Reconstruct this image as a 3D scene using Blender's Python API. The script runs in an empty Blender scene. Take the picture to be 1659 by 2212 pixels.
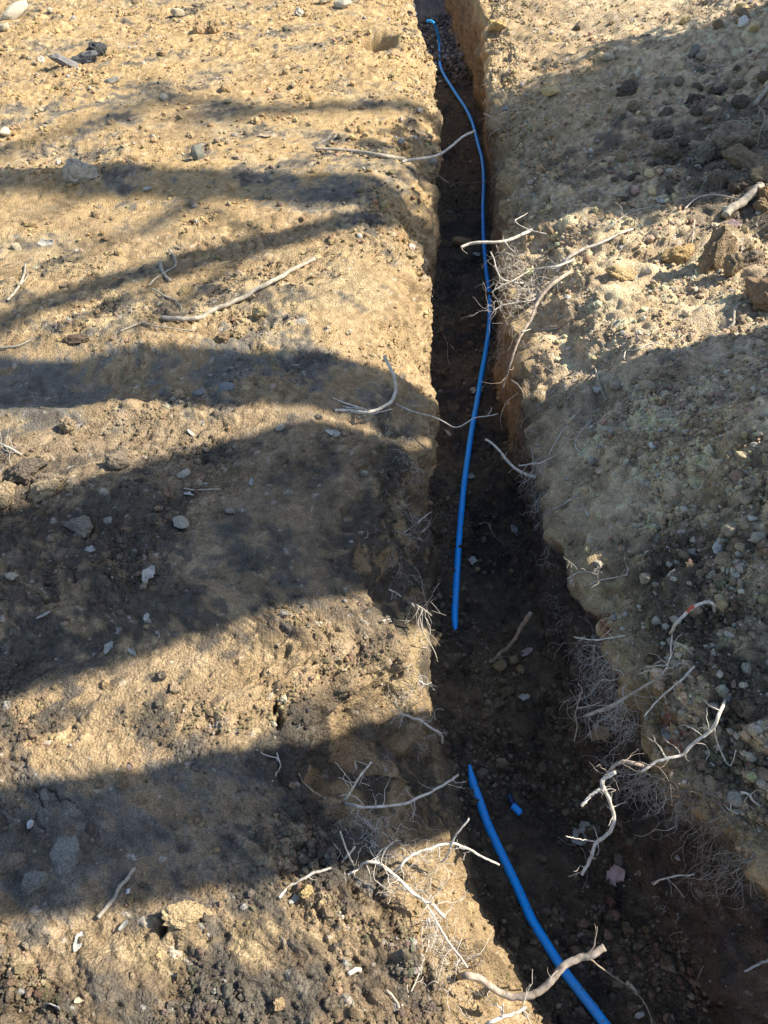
import bpy, bmesh, math, random
import numpy as np
from mathutils import Vector, Matrix
from mathutils.bvhtree import BVHTree

# ------------------------------------------------------------------ camera, sky, sun, exposure
scene = bpy.context.scene
COL = scene.collection
CAM_H = 1.6
PITCH = math.radians(46.6)            # looking down into the trench
cam_data = bpy.data.cameras.new('camera')
cam = bpy.data.objects.new('camera', cam_data); COL.objects.link(cam)
cam.location = (0, 0, CAM_H)
cam.rotation_euler = (math.pi / 2 - PITCH, 0, 0)
cam_data.sensor_fit = 'VERTICAL'
cam_data.sensor_height = 24.0
cam_data.lens = 24.0 * 1593.0 / 2212.0
cam_data.clip_start = 0.02
cam_data.clip_end = 300.0
scene.camera = cam

SUN_EL = math.radians(43.0)
SUN_AZ = math.radians(9.0)            # from +X (right) towards +Y (ahead)
SUN = Vector((math.cos(SUN_EL) * math.cos(SUN_AZ), math.cos(SUN_EL) * math.sin(SUN_AZ), math.sin(SUN_EL)))
world = bpy.data.worlds.new('World'); scene.world = world; world.use_nodes = True
wn = world.node_tree
sky = wn.nodes.new('ShaderNodeTexSky'); sky.sky_type = 'NISHITA'; sky.sun_disc = False
sky.sun_elevation = SUN_EL; sky.sun_rotation = math.pi / 2 - SUN_AZ
sky.altitude = 100; sky.air_density = 1.0; sky.dust_density = 1.0; sky.ozone_density = 1.0
wn.links.new(sky.outputs[0], wn.nodes['Background'].inputs[0])
wn.nodes['Background'].inputs[1].default_value = 0.12
sun_data = bpy.data.lights.new('sun', 'SUN'); sun_data.energy = 5.0; sun_data.angle = math.radians(0.5)
sun_data.color = (1.0, 0.93, 0.80)
sun = bpy.data.objects.new('sun', sun_data); COL.objects.link(sun)
sun.location = SUN * 20
sun.rotation_euler = SUN.to_track_quat('Z', 'Y').to_euler()
scene.view_settings.view_transform = 'Standard'
scene.view_settings.look = 'None'
scene.view_settings.gamma = 1.0
scene.view_settings.exposure = 1.1

rng = np.random.default_rng(7)
random.seed(7)

# ------------------------------------------------------------------ helpers
FPX, CX, CY = 1593.0, 829.5, 1106.0
SP, CP = math.sin(PITCH), math.cos(PITCH)

def tag(o, label=None, cat=None, group=None, kind=None):
    if label: o['label'] = label
    if cat: o['category'] = cat
    if group: o['group'] = group
    if kind: o['kind'] = kind
    return o

def link(name, mesh, parent=None):
    o = bpy.data.objects.new(name, mesh); COL.objects.link(o)
    if parent: o.parent = parent
    return o

def ray_dir(px, py):
    x, v = (px - CX) / FPX, (py - CY) / FPX
    return Vector((x, CP - v * SP, -SP - v * CP))

def at_z(px, py, z):
    d = ray_dir(px, py)
    t = (CAM_H - z) / -d.z
    return Vector((d.x * t, d.y * t, z))

def srgb(r, g, b):
    f = lambda c: (c / 255 / 12.92) if c < 10.3 else ((c / 255 + 0.055) / 1.055) ** 2.4
    return (f(r), f(g), f(b))

def _hash_i(ix, iy, seed):
    h = (ix * np.uint32(374761393) + iy * np.uint32(668265263) + np.uint32((seed * 974634777) & 0xffffffff))
    h = (h ^ (h >> np.uint32(13))) * np.uint32(1274126177)
    h = (h ^ (h >> np.uint32(16))) * np.uint32(2246822519)
    return h ^ (h >> np.uint32(15))

def vnoise(x, y, seed=0):
    ix, iy = np.floor(x), np.floor(y)
    fx, fy = (x - ix).astype(np.float32), (y - iy).astype(np.float32)
    ix, iy = ix.astype(np.int64).astype(np.uint32), iy.astype(np.int64).astype(np.uint32)
    fx = fx * fx * (3 - 2 * fx); fy = fy * fy * (3 - 2 * fy)
    one = np.uint32(1); K = np.float32(1 / 4294967296.0)
    a = _hash_i(ix, iy, seed) * K; b = _hash_i(ix + one, iy, seed) * K; c = _hash_i(ix, iy + one, seed) * K; d = _hash_i(ix + one, iy + one, seed) * K
    a = a + (b - a) * fx; c = c + (d - c) * fx
    return a + (c - a) * fy - np.float32(0.5)

def fbm(x, y, scale, octaves=4, seed=0, gain=0.5):
    r = 0; amp = 1.0
    for k in range(octaves):
        ca, sa = math.cos(k * 1.3 + seed), math.sin(k * 1.3 + seed)
        r = r + amp * vnoise((x * ca - y * sa) * scale + 17.3 * k, (x * sa + y * ca) * scale - 9.1 * k, seed * 31 + k)
        scale *= 2.03; amp *= gain
    return r

def domes(u, v, cell, seed, density, flat=0.75):
    """height and id of half-buried blocky crumbs scattered one per cell"""
    gu, gv = (u / cell), (v / cell)
    fu, fv = np.floor(gu), np.floor(gv)
    ru, rv = (gu - fu).astype(np.float32), (gv - fv).astype(np.float32)
    iu, iv = fu.astype(np.int64).astype(np.uint32), fv.astype(np.int64).astype(np.uint32)
    best = np.zeros(u.shape, np.float32); bid = np.zeros(u.shape, np.float32)
    dens = (density * 255).astype(np.float32); K = np.float32(1 / 256); B = np.uint32(255)
    for di in (-1, 0, 1):
        for dj in (-1, 0, 1):
            ci, cj = iu + np.uint32(di & 0xffffffff), iv + np.uint32(dj & 0xffffffff)
            h = _hash_i(ci, cj, seed); k = _hash_i(ci, cj, seed + 1)
            du = ru - (di + (h & B) * K); dv = rv - (dj + ((h >> np.uint32(8)) & B) * K)
            q = ((h >> np.uint32(16)) & B) * K
            rr = np.float32(0.22) + np.float32(0.5) * q * np.sqrt(q)
            an = ((h >> np.uint32(24)) & B) * np.float32(6.283 / 256); asp = np.float32(0.6) + np.float32(0.4) * ((k & B) * K)
            on = ((k >> np.uint32(8)) & B) < dens
            ca, sa = np.cos(an), np.sin(an)
            a, b = (du * ca + dv * sa), (dv * ca - du * sa) / asp
            m = np.maximum(np.abs(a), np.abs(b))
            d2 = (np.float32(0.55) * (a * a + b * b) + np.float32(0.675) * m * m) / (rr * rr)
            hh = np.where(on & (d2 < 1), rr * np.float32(flat) * np.sqrt(np.maximum(0, 1 - d2)), 0)
            t = hh > best
            best = np.where(t, hh, best); bid = np.where(t, ((k >> np.uint32(16)) & B) * K, bid)
    return best * np.float32(cell), bid

def sstep(x, a, b):
    t = np.clip((x - a) / (b - a), 0, 1)
    return t * t * (3 - 2 * t)

# ------------------------------------------------------------------ materials
def new_mat(name):
    m = bpy.data.materials.new(name); m.use_nodes = True
    nt = m.node_tree; b = nt.nodes['Principled BSDF']
    return m, nt, b

def soil_material(name, attr=True, scale=1.0, bump=0.6):
    m, nt, b = new_mat(name)
    N, L = nt.nodes, nt.links
    if attr:
        src = N.new('ShaderNodeAttribute'); src.attribute_name = 'tint'; col = src.outputs['Color']
    else:
        src = N.new('ShaderNodeObjectInfo'); col = src.outputs['Color']
    tc = N.new('ShaderNodeNewGeometry'); pos = tc.outputs['Position']
    n1 = N.new('ShaderNodeTexNoise'); n1.inputs['Scale'].default_value = 300 * scale; n1.inputs['Detail'].default_value = 3; n1.inputs['Roughness'].default_value = 0.7
    L.new(pos, n1.inputs['Vector'])
    n2 = N.new('ShaderNodeTexNoise'); n2.inputs['Scale'].default_value = 28 * scale; n2.inputs['Detail'].default_value = 3; n2.inputs['Roughness'].default_value = 0.65
    L.new(pos, n2.inputs['Vector'])
    r1 = N.new('ShaderNodeMapRange'); r1.inputs[1].default_value = 0.3; r1.inputs[2].default_value = 0.7; r1.inputs[3].default_value = 0.5; r1.inputs[4].default_value = 1.5
    L.new(n1.outputs['Fac'], r1.inputs[0])
    r2 = N.new('ShaderNodeMapRange'); r2.inputs[1].default_value = 0.3; r2.inputs[2].default_value = 0.7; r2.inputs[3].default_value = 0.78; r2.inputs[4].default_value = 1.22
    L.new(n2.outputs['Fac'], r2.inputs[0])
    mu = N.new('ShaderNodeMath'); mu.operation = 'MULTIPLY'; L.new(r1.outputs[0], mu.inputs[0]); L.new(r2.outputs[0], mu.inputs[1])
    vm = N.new('ShaderNodeVectorMath'); vm.operation = 'SCALE'; L.new(col, vm.inputs[0]); L.new(mu.outputs[0], vm.inputs['Scale'])
    L.new(vm.outputs[0], b.inputs['Base Color'])
    b.inputs['Roughness'].default_value = 0.95
    b.inputs['Specular IOR Level'].default_value = 0.12
    wv = N.new('ShaderNodeVectorMath'); wv.operation = 'MULTIPLY_ADD'; L.new(n2.outputs['Color'], wv.inputs[0]); wv.inputs[1].default_value = (0.012, 0.012, 0.012); L.new(pos, wv.inputs[2])
    v1 = N.new('ShaderNodeTexVoronoi'); v1.inputs['Scale'].default_value = 130 * scale; L.new(wv.outputs[0], v1.inputs['Vector'])
    a1 = N.new('ShaderNodeMath'); a1.operation = 'MULTIPLY_ADD'; L.new(v1.outputs['Distance'], a1.inputs[0]); a1.inputs[1].default_value = -0.95; L.new(n1.outputs['Fac'], a1.inputs[2])
    bp = N.new('ShaderNodeBump'); bp.inputs['Strength'].default_value = bump; bp.inputs['Distance'].default_value = 0.0075
    L.new(a1.outputs[0], bp.inputs['Height']); L.new(bp.outputs[0], b.inputs['Normal'])
    return m

M_SOIL = soil_material('soil', bump=0.9)
M_CLOD = soil_material('clod_earth', attr=False, scale=0.9, bump=1.0)

def stone_material():
    m, nt, b = new_mat('stone')
    N, L = nt.nodes, nt.links
    oi = N.new('ShaderNodeObjectInfo'); tc = N.new('ShaderNodeNewGeometry')
    n = N.new('ShaderNodeTexNoise'); n.inputs['Scale'].default_value = 110; n.inputs['Detail'].default_value = 8; n.inputs['Roughness'].default_value = 0.7
    L.new(tc.outputs['Position'], n.inputs['Vector'])
    r = N.new('ShaderNodeMapRange'); r.inputs[1].default_value = 0.3; r.inputs[2].default_value = 0.7; r.inputs[3].default_value = 0.55; r.inputs[4].default_value = 1.3
    L.new(n.outputs['Fac'], r.inputs[0])
    vm = N.new('ShaderNodeVectorMath'); vm.operation = 'SCALE'; L.new(oi.outputs['Color'], vm.inputs[0]); L.new(r.outputs[0], vm.inputs['Scale'])
    L.new(vm.outputs[0], b.inputs['Base Color']); b.inputs['Roughness'].default_value = 0.8; b.inputs['Specular IOR Level'].default_value = 0.25
    bp = N.new('ShaderNodeBump'); bp.inputs['Strength'].default_value = 0.5; bp.inputs['Distance'].default_value = 0.003
    L.new(n.outputs['Fac'], bp.inputs['Height']); L.new(bp.outputs[0], b.inputs['Normal'])
    return m
M_STONE = stone_material()

def root_material(name, c0, c1, rough=0.85):
    m, nt, b = new_mat(name)
    N, L = nt.nodes, nt.links
    g = N.new('ShaderNodeNewGeometry')
    n = N.new('ShaderNodeTexNoise'); n.inputs['Scale'].default_value = 60; n.inputs['Detail'].default_value = 6; n.inputs['Roughness'].default_value = 0.7
    L.new(g.outputs['Position'], n.inputs['Vector'])
    cr = N.new('ShaderNodeValToRGB'); cr.color_ramp.elements[0].position = 0.32; cr.color_ramp.elements[1].position = 0.62
    cr.color_ramp.elements[0].color = (*c0, 1); cr.color_ramp.elements[1].color = (*c1, 1)
    L.new(n.outputs['Fac'], cr.inputs[0]); L.new(cr.outputs[0], b.inputs['Base Color'])
    b.inputs['Roughness'].default_value = rough; b.inputs['Specular IOR Level'].default_value = 0.2
    bp = N.new('ShaderNodeBump'); bp.inputs['Strength'].default_value = 0.4; bp.inputs['Distance'].default_value = 0.002
    L.new(n.outputs['Fac'], bp.inputs['Height']); L.new(bp.outputs[0], b.inputs['Normal'])
    return m
M_ROOT = root_material('root_bark_pale', (0.30, 0.245, 0.18), (0.66, 0.60, 0.51))
M_ROOTD = root_material('root_bark_brown', (0.17, 0.125, 0.09), (0.42, 0.345, 0.27))
M_HAIR = root_material('root_hair', (0.26, 0.215, 0.17), (0.56, 0.51, 0.44))
M_HAIRD = root_material('root_hair_dark', (0.10, 0.075, 0.055), (0.33, 0.275, 0.225))
M_STICK = root_material('stick_wood', (0.20, 0.17, 0.13), (0.42, 0.37, 0.29))
M_BARK = root_material('tree_bark', (0.05, 0.042, 0.034), (0.13, 0.11, 0.09))
M_RED = root_material('red_fibre', (0.13, 0.045, 0.03), (0.33, 0.13, 0.09))

def leaf_material(name, c0, c1):
    m = root_material(name, c0, c1, 0.75)
    return m
M_LEAF = leaf_material('dry_leaf_grey', (0.18, 0.17, 0.145), (0.42, 0.40, 0.35))
M_LEAFB = leaf_material('dry_leaf_beige', (0.22, 0.17, 0.11), (0.45, 0.36, 0.25))
M_LEAFP = leaf_material('dry_leaf_pink', (0.28, 0.17, 0.15), (0.48, 0.36, 0.33))

def pipe_material():
    m, nt, b = new_mat('blue_plastic')
    N, L = nt.nodes, nt.links
    g = N.new('ShaderNodeNewGeometry')
    n = N.new('ShaderNodeTexNoise'); n.inputs['Scale'].default_value = 85; n.inputs['Detail'].default_value = 5; n.inputs['Roughness'].default_value = 0.72
    L.new(g.outputs['Position'], n.inputs['Vector'])
    cr = N.new('ShaderNodeValToRGB'); cr.color_ramp.elements[0].position = 0.60; cr.color_ramp.elements[1].position = 0.64
    cr.color_ramp.elements[0].color = (0.0, 0.36, 1.0, 1); cr.color_ramp.elements[1].color = (0.10, 0.12, 0.13, 1)
    L.new(n.outputs['Fac'], cr.inputs[0])
    n2 = N.new('ShaderNodeTexNoise'); n2.inputs['Scale'].default_value = 6; n2.inputs['Detail'].default_value = 5
    L.new(g.outputs['Position'], n2.inputs['Vector'])
    mr = N.new('ShaderNodeMapRange'); mr.inputs[1].default_value = 0.42; mr.inputs[2].default_value = 0.75; mr.inputs[3].default_value = 0.0; mr.inputs[4].default_value = 0.35
    L.new(n2.outputs['Fac'], mr.inputs[0])
    mx = N.new('ShaderNodeMix'); mx.data_type = 'RGBA'; L.new(mr.outputs[0], mx.inputs['Factor'])
    L.new(cr.outputs[0], mx.inputs['A']); mx.inputs['B'].default_value = (0.13, 0.25, 0.42, 1)
    L.new(mx.outputs['Result'], b.inputs['Base Color'])
    b.inputs['Roughness'].default_value = 0.42; b.inputs['Specular IOR Level'].default_value = 0.45
    return m
M_PIPE = pipe_material()
def flat_mat(name, c, rough=0.6):
    m, nt, b = new_mat(name)
    n = nt.nodes.new('ShaderNodeTexNoise'); n.inputs['Scale'].default_value = 40
    r = nt.nodes.new('ShaderNodeValToRGB')
    r.color_ramp.elements[0].color = (c[0] * .7, c[1] * .7, c[2] * .7, 1); r.color_ramp.elements[1].color = (*c, 1)
    nt.links.new(n.outputs['Fac'], r.inputs[0]); nt.links.new(r.outputs[0], b.inputs['Base Color'])
    b.inputs['Roughness'].default_value = rough
    return m
M_CORE = flat_mat('pipe_bore', (0.01, 0.025, 0.06))
M_REDPAINT = flat_mat('red_paint', (0.55, 0.08, 0.04))
M_CUT = flat_mat('cut_wood', (0.62, 0.52, 0.36), 0.8)
M_GRASS = flat_mat('dry_grass', (0.45, 0.40, 0.27), 0.8)
# ------------------------------------------------------------------ the ground with the trench cut into it
def kx(Y, table):
    t = np.array(table, float)
    return np.interp(Y, t[:, 0], t[:, 1])

def row_positions():
    ys = [-1.6]
    while ys[-1] < 10.5:
        Y = ys[-1]
        zc = max(0.9, Y * CP + CAM_H * SP)
        st = 1.75 * zc * zc / (737 * 1.75)
        if Y < 0.12: st = max(st, 0.004 + 0.05 * (0.12 - Y))
        if Y > 8.6: st = max(st, 0.03)
        ys.append(Y + min(st, 0.030 if Y < 8.6 else 0.07))
    y = ys[-1]; d = 0.15
    while y < 60:
        y += d; d *= 1.25; ys.append(y)
    y = -1.6; d = 0.1; pre = []
    while y > -40:
        y -= d; d *= 1.35; pre.append(y)
    return np.array(pre[::-1] + ys)

YS = row_positions()
def smooth1(a, n):
    for _ in range(n):
        a[1:-1] = 0.25 * a[:-2] + 0.5 * a[1:-1] + 0.25 * a[2:]
    return a
def lane(table, wob=0.0, seed=0, sm=14):
    a = kx(YS, table)
    a = smooth1(a, sm)
    if wob:
        zz = np.zeros_like(YS) + seed * 3.7
        a = a + wob * (2 * fbm(YS, zz, 2.2, 2, seed) + 1.1 * fbm(YS, zz, 9.0, 3, seed + 1))
    return a

FAR = np.clip((YS - 10.2) / 1.5, 0, 1)       # the trench ends beyond the top of the picture
NEARF = np.clip((-1.0 - YS) / 0.6, 0, 1)     # and behind the camera
OFF = np.maximum(FAR, NEARF)
zc_row = np.clip(YS * CP + CAM_H * SP, 1.15, 9.5)
lrim = lane([(-1.5, .25), (.1, .21), (.28, .13), (.42, .075), (.54, .02), (.64, -.10), (.76, -.20), (.88, -.16), (.98, -.01), (1.06, .03), (1.14, -.02), (1.3, -.07), (1.55, -.06), (1.75, .02), (1.95, .09), (2.2, .12), (2.6, .145), (2.95, .18), (3.2, .22), (3.55, .245), (4, .265), (5.2, .335), (5.9, .342), (6.4, .32), (7.2, .28), (7.8, .24), (8.6, .20), (10.5, .1)], 0.042, 3)
lrz = lane([(-1.5, -.05), (.6, -.06), (.8, -.08), (1.05, -.05), (1.5, -.14), (2.2, -.20), (3.5, -.19), (5.5, -.15), (8, -.10), (10, -.06)], 0.006, 5)
lmx = lane([(-1.5, .40), (.2, .30), (.42, .24), (.6, .20), (.68, .10), (.8, .04), (.95, .08), (1.05, .11), (1.2, .06), (1.5, .06), (1.8, .12), (2.4, .165), (3, .20), (3.55, .24), (4, .27), (5.2, .34), (6.4, .33), (7.8, .25), (10.5, .1)], 0.016, 8)
lmz = lane([(-1.5, -.36), (.62, -.36), (.85, -.34), (1.2, -.34), (3, -.33), (10, -.3)], 0.01, 9)
lfx = lane([(-1.5, .5), (.25, .42), (.334, .385), (.42, .345), (.56, .30), (.66, .272), (.8, .245), (.98, .23), (1.15, .19), (1.37, .19), (1.6, .187), (1.93, .157), (2.16, .168), (2.58, .20), (3.07, .22), (3.56, .25), (4, .29), (5.2, .36), (6.4, .36), (7.8, .30), (9, .25), (10.5, .2)], 0.010, 11)
rfx = lane([(-1.5, 1.0), (.2, .92), (.34, .83), (.5, .75), (.61, .705), (.757, .668), (.9, .64), (1.08, .60), (1.4, .592), (1.58, .565), (1.9, .588), (2.08, .592), (2.34, .565), (2.68, .563), (3.02, .573), (3.56, .62), (4.09, .65), (4.75, .70), (5.57, .772), (6.3, .81), (6.98, .83), (7.63, .79), (8.7, .71), (10.5, .6)], 0.010, 13)
rmx = lane([(-1.5, 1.15), (.2, 1.05), (.34, .95), (.5, .89), (.61, .82), (.757, .75), (.9, .705), (1.08, .665), (1.4, .62), (1.7, .58), (2.08, .590), (2.68, .575), (3.56, .63), (4.75, .70), (5.57, .765), (6.98, .85), (8.7, .76), (10.5, .6)], 0.022, 15)
rmz = lane([(-1.5, -.30), (10, -.30)], 0.03, 16)
rrx = lane([(-1.5, 1.3), (.2, 1.2), (.4, .96), (.53, .79), (.62, .705), (.70, .635), (.84, .585), (1.04, .57), (1.27, .57), (1.5, .565), (1.775, .57), (2.1, .595), (2.6, .60), (3.4, .635), (4.3, .70), (5.24, .72), (5.7, .73), (6.56, .80), (7.24, .885), (8.1, .83), (10.5, .7)], 0.040, 17)
rrz = lane([(-1.5, -.03), (1.0, -.04), (1.3, -.09), (1.5, -.17), (1.9, -.24), (2.7, -.24), (3.4, -.20), (4.5, -.13), (7, -.05), (10, -.03)], 0.012, 18)
rsx = rrx + lane([(-1.5, .28), (1.2, .28), (2, .36), (3, .32), (4, .24), (7, .18), (10, .15)], 0.03, 19)
rsz = lane([(-1.5, .12), (.5, .16), (1.2, .15), (1.7, .06), (2.3, -.02), (3, -.02), (4, -.01), (6, .0), (10, 0)], 0.01, 20)
rcx = rsx + lane([(-1.5, .40), (1.5, .36), (2.2, .55), (3, .8), (4, 1.0), (8, 1.6), (10, 2)], 0.04, 21)
rcz = lane([(-1.5, .50), (.5, .56), (1.0, .56), (1.5, .50), (1.9, .30), (2.4, .07), (3, .08), (3.6, .16), (4.5, .20), (6, .22), (8, .2), (10, .1)], 0.02, 22)
rhx = rcx + 0.9
rhz = rcz + lane([(-1.5, .05), (1.4, .05), (2.2, .06), (3.0, .16), (3.8, .42), (5, .45), (6.5, .35), (9, .2), (11, 0)], 0.03, 24)
lsx = lrim - lane([(-1.5, .2), (.8, .22), (1.0, .20), (1.5, .30), (2.2, .34), (3, .30), (5, .26), (9, .25)], 0.04, 26)
lsz = lane([(-1.5, 0), (.8, .0), (10, 0)])
lbx = np.minimum(lsx - 0.3, -0.5207 * zc_row - 0.45 - 0.05 * zc_row)
rbx = np.maximum(rhx + 0.3, 0.5207 * zc_row + 0.5)
fz = -0.60 + 0 * YS + lane([(-1.5, 0), (.9, 0.0), (1.25, .012), (1.6, 0), (10, 0)], 0.006, 28)
fz = fz + np.clip((YS - 8.4) / 1.2, 0, 1) * 0.2
def flat(z): return z * (1 - OFF)
ones = np.ones_like(YS)
KX = np.stack([-60 * ones, lbx, lsx, 0.45 * lsx + .55 * lrim, lrim, lmx, lfx, 0.5 * (lfx + rfx), rfx, rmx, rrx, rsx, rcx, rhx, rbx, 60 * ones])
KZ = np.stack([0 * ones, 0 * ones, lsz, lrz * .35, flat(lrz), flat(lmz), flat(fz + .015), flat(fz - .012), flat(fz + .01), flat(rmz), flat(rrz), flat(rsz), flat(rcz), flat(rhz), flat(rhz * .6), 0 * ones])
NSEG = [14, 258, 36, 32, 36, 28, 52, 52, 36, 32, 60, 70, 86, 20, 12]
cols_x, cols_z = [], []
for k, n in enumerate(NSEG):
    t = np.linspace(0, 1, n, endpoint=False)
    if k == 0: t = 1 - (1 - t) ** 3
    if k == len(NSEG) - 1: t = t ** 3
    cols_x.append(KX[k][:, None] * (1 - t) + KX[k + 1][:, None] * t)
    cols_z.append(KZ[k][:, None] * (1 - t) + KZ[k + 1][:, None] * t)
GX = np.concatenate(cols_x + [KX[-1][:, None]], 1); GZ = np.concatenate(cols_z + [KZ[-1][:, None]], 1)
i0, i1 = NSEG[0] + 4, GX.shape[1] - NSEG[-1] - 4
for _ in range(26):                                   # round the corners of the section
    for A in (GX, GZ):
        A[:, i0:i1] = 0.25 * A[:, i0 - 1:i1 - 1] + 0.5 * A[:, i0:i1] + 0.25 * A[:, i0 + 1:i1 + 1]
GY = np.repeat(YS[:, None], GX.shape[1], 1)
NR, NC = GX.shape
SEG_END = np.cumsum(NSEG)
cidx = np.arange(NC)
def band(a, b, soft=10):                              # soft mask for a run of columns
    return (sstep(cidx, a - soft, a + soft) * (1 - sstep(cidx, b - soft, b + soft)))[None, :]
m_left = (1 - sstep(cidx, SEG_END[3] - 14, SEG_END[3] + 10))[None, :] * np.ones((NR, 1))
m_lwall = band(SEG_END[3], SEG_END[5]) * np.ones((NR, 1))
m_floor = band(SEG_END[5] - 6, SEG_END[7] + 6, 6) * np.ones((NR, 1))
m_rwall = band(SEG_END[7], SEG_END[9] - 12, 12) * np.ones((NR, 1))
m_rslope = band(SEG_END[9], SEG_END[10] - 20, 22) * np.ones((NR, 1))
m_right = sstep(cidx, SEG_END[9] - 6, SEG_END[9] + 30)[None, :] * np.ones((NR, 1))
# arc length across the section, measured from the middle of the floor
DS = np.sqrt(np.diff(GX, axis=1) ** 2 + np.diff(GZ, axis=1) ** 2)
GS = np.concatenate([np.zeros((NR, 1)), np.cumsum(DS, 1)], 1)
GS = GS - GS[:, SEG_END[6]][:, None]
# normals of the plain section
def normals(X, Y, Z):
    tx = np.gradient(X, axis=1), np.gradient(Y, axis=1), np.gradient(Z, axis=1)
    ty = np.gradient(X, axis=0), np.gradient(Y, axis=0), np.gradient(Z, axis=0)
    nx = tx[1] * ty[2] - tx[2] * ty[1]; ny = tx[2] * ty[0] - tx[0] * ty[2]; nz = tx[0] * ty[1] - tx[1] * ty[0]
    l = np.sqrt(nx * nx + ny * ny + nz * nz) + 1e-12
    return nx / l, ny / l, nz / l
U = GS.astype(np.float64); V = GY.astype(np.float64)
fade = (1 - sstep(np.abs(GX), 5.0, 9.0)) * (1 - sstep(GY, 10, 13)) * sstep(GY, -4, -1.5)
LOD = np.clip(0.011 / np.maximum(np.gradient(GY, axis=0), 1e-4), 0.35, 1)   # far rows are coarse: keep small crumbs low there

def spot(px, py, r, z=0.0, sx=1.0):
    p = at_z(px, py, z)
    return np.exp(-(((GX - p.x) / (r * sx)) ** 2 + ((GY - p.y) / r) ** 2))

n1 = fbm(U, V, 1.3, 4, 110); n2 = fbm(U, V, 4.5, 4, 111); n3 = fbm(U, V, 14, 3, 112); n4 = fbm(U, V, 40, 3, 113)
rough = np.clip(0.48 + 1.5 * fbm(U, V, 2.3, 3, 41), 0, 1)      # crumbly here, smeared smooth there
smear = 0
for (px, py, r) in [(90, 850, .28), (420, 790, .16), (820, 1010, .10), (560, 1230, .22), (680, 1190, .16), (130, 1870, .10), (330, 1800, .14), (440, 1680, .10),
                    (800, 1220, .10), (280, 430, .30), (700, 420, .22), (560, 300, .35), (860, 620, .12), (870, 470, .12), (380, 1720, .12)]:
    smear = np.maximum(smear, spot(px, py, r, sx=1.6))
for (px, py, r) in [(1250, 1040, .16), (1230, 900, .14), (1190, 720, .13), (1150, 560, .14)]:
    smear = np.maximum(smear, spot(px, py, r, -.08, sx=0.8))
crumb = 0
for (px, py, r) in [(200, 1130, .24), (60, 1060, .2), (250, 1300, .22), (100, 1220, .3), (800, 2050, .16), (700, 2120, .18), (480, 2120, .12), (150, 2100, .16), (560, 730, .22), (850, 480, .16),
                    (600, 1420, .16), (760, 1380, .12), (880, 90, .5), (450, 60, .9), (120, 130, .9), (700, 170, .5), (480, 1580, .14), (560, 1850, .12)]:
    crumb = np.maximum(crumb, spot(px, py, r, sx=1.5))
rough = np.clip(rough + 0.7 * crumb - 0.8 * smear, 0.04, 1)
rough = rough * (1 - 0.45 * m_lwall) * (1 - 0.55 * m_rwall)
rough = np.where(m_right > 0.5, np.clip(rough + 0.65 - 0.5 * m_rslope - 0.5 * smear, 0.1, 1), rough)
rough = rough * (1 - m_floor) + m_floor * np.clip(0.35 + 1.2 * fbm(U, V, 4.0, 2, 44), 0.15, 0.9)

wu = U + 0.010 * fbm(U, V, 35, 2, 51); wv = V + 0.010 * fbm(U, V, 35, 2, 52)
H = 0.030 * fbm(U, V, 1.6, 2, 60) + 0.022 * fbm(U, V, 5.0, 3, 61) + 0.010 * fbm(U, V, 16, 3, 62)
H = H * (1 - 0.35 * m_floor) + m_right * (0.05 * fbm(U, V, 3.2, 3, 71) + .02 * fbm(U, V, 9, 2, 72)) + m_lwall * .05 * fbm(U, V, 5.0, 3, 73) * (1 - sstep(GY, 2.0, 2.6))
hA, idA = domes(wu, wv, 0.085, 70, 0.08 + 0.35 * rough + 0.15 * m_right, 0.5)
hB, idB = domes(wu, wv, 0.036, 80, 0.15 + 0.60 * rough, 0.6)
hC, idC = domes(wu, wv, 0.017, 90, 0.20 + 0.75 * rough, 0.7)
hD, idD = domes(wu, wv, 0.0085, 100, 0.30 + 0.70 * rough, 0.75)
crumbs = np.maximum(np.maximum(hA * 0.55, hB * 0.85), np.maximum(hC, hD)) + 0.35 * hD
H = H + crumbs * (0.55 + 1.0 * rough) * np.where(LOD < 1, 0.55 + 0.45 * LOD, 1)
H = H + (0.0035 * fbm(U, V, 70, 3, 63) + 0.0018 * fbm(U, V, 240, 2, 64)) * (0.4 + rough)
H = H - 0.008 * sstep(fbm(wu, wv, 42, 2, 69), 0.16, 0.34) * (0.25 + rough) * (1 - .6 * m_lwall)
chunk = np.tanh(8 * fbm(wu, wv, 6.0, 3, 75)) * .020 + np.tanh(8 * fbm(wu, wv, 15.0, 2, 76)) * .009
H = H + chunk * np.clip(band(SEG_END[2] + 8, SEG_END[4] + 12, 10) + band(SEG_END[8] + 6, SEG_END[10] - 14, 14), 0, 1)
# cracks in the drying earth
cr = np.abs(fbm(wu + .012 * n4, wv + .02 * n3, 9.0, 4, 65, .6)); cmask = sstep(fbm(U, V, 3.0, 3, 66), 0.06, 0.30) * (.3 + .7 * sstep(n3, -.1, .2))
H = H - 0.010 * (1 - sstep(cr, 0.0, 0.03)) * cmask * (1 - m_floor) * (1 - .6 * m_lwall)
# bucket scrapes on the walls: streaks along the cut
H = H + (m_lwall * 0.010 + m_rwall * 0.013) * fbm(U * 9.0, V * 1.6, 3.0, 3, 67)
H = H + m_rwall * 0.05 * fbm(U, V, 3.4, 3, 68)
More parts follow.
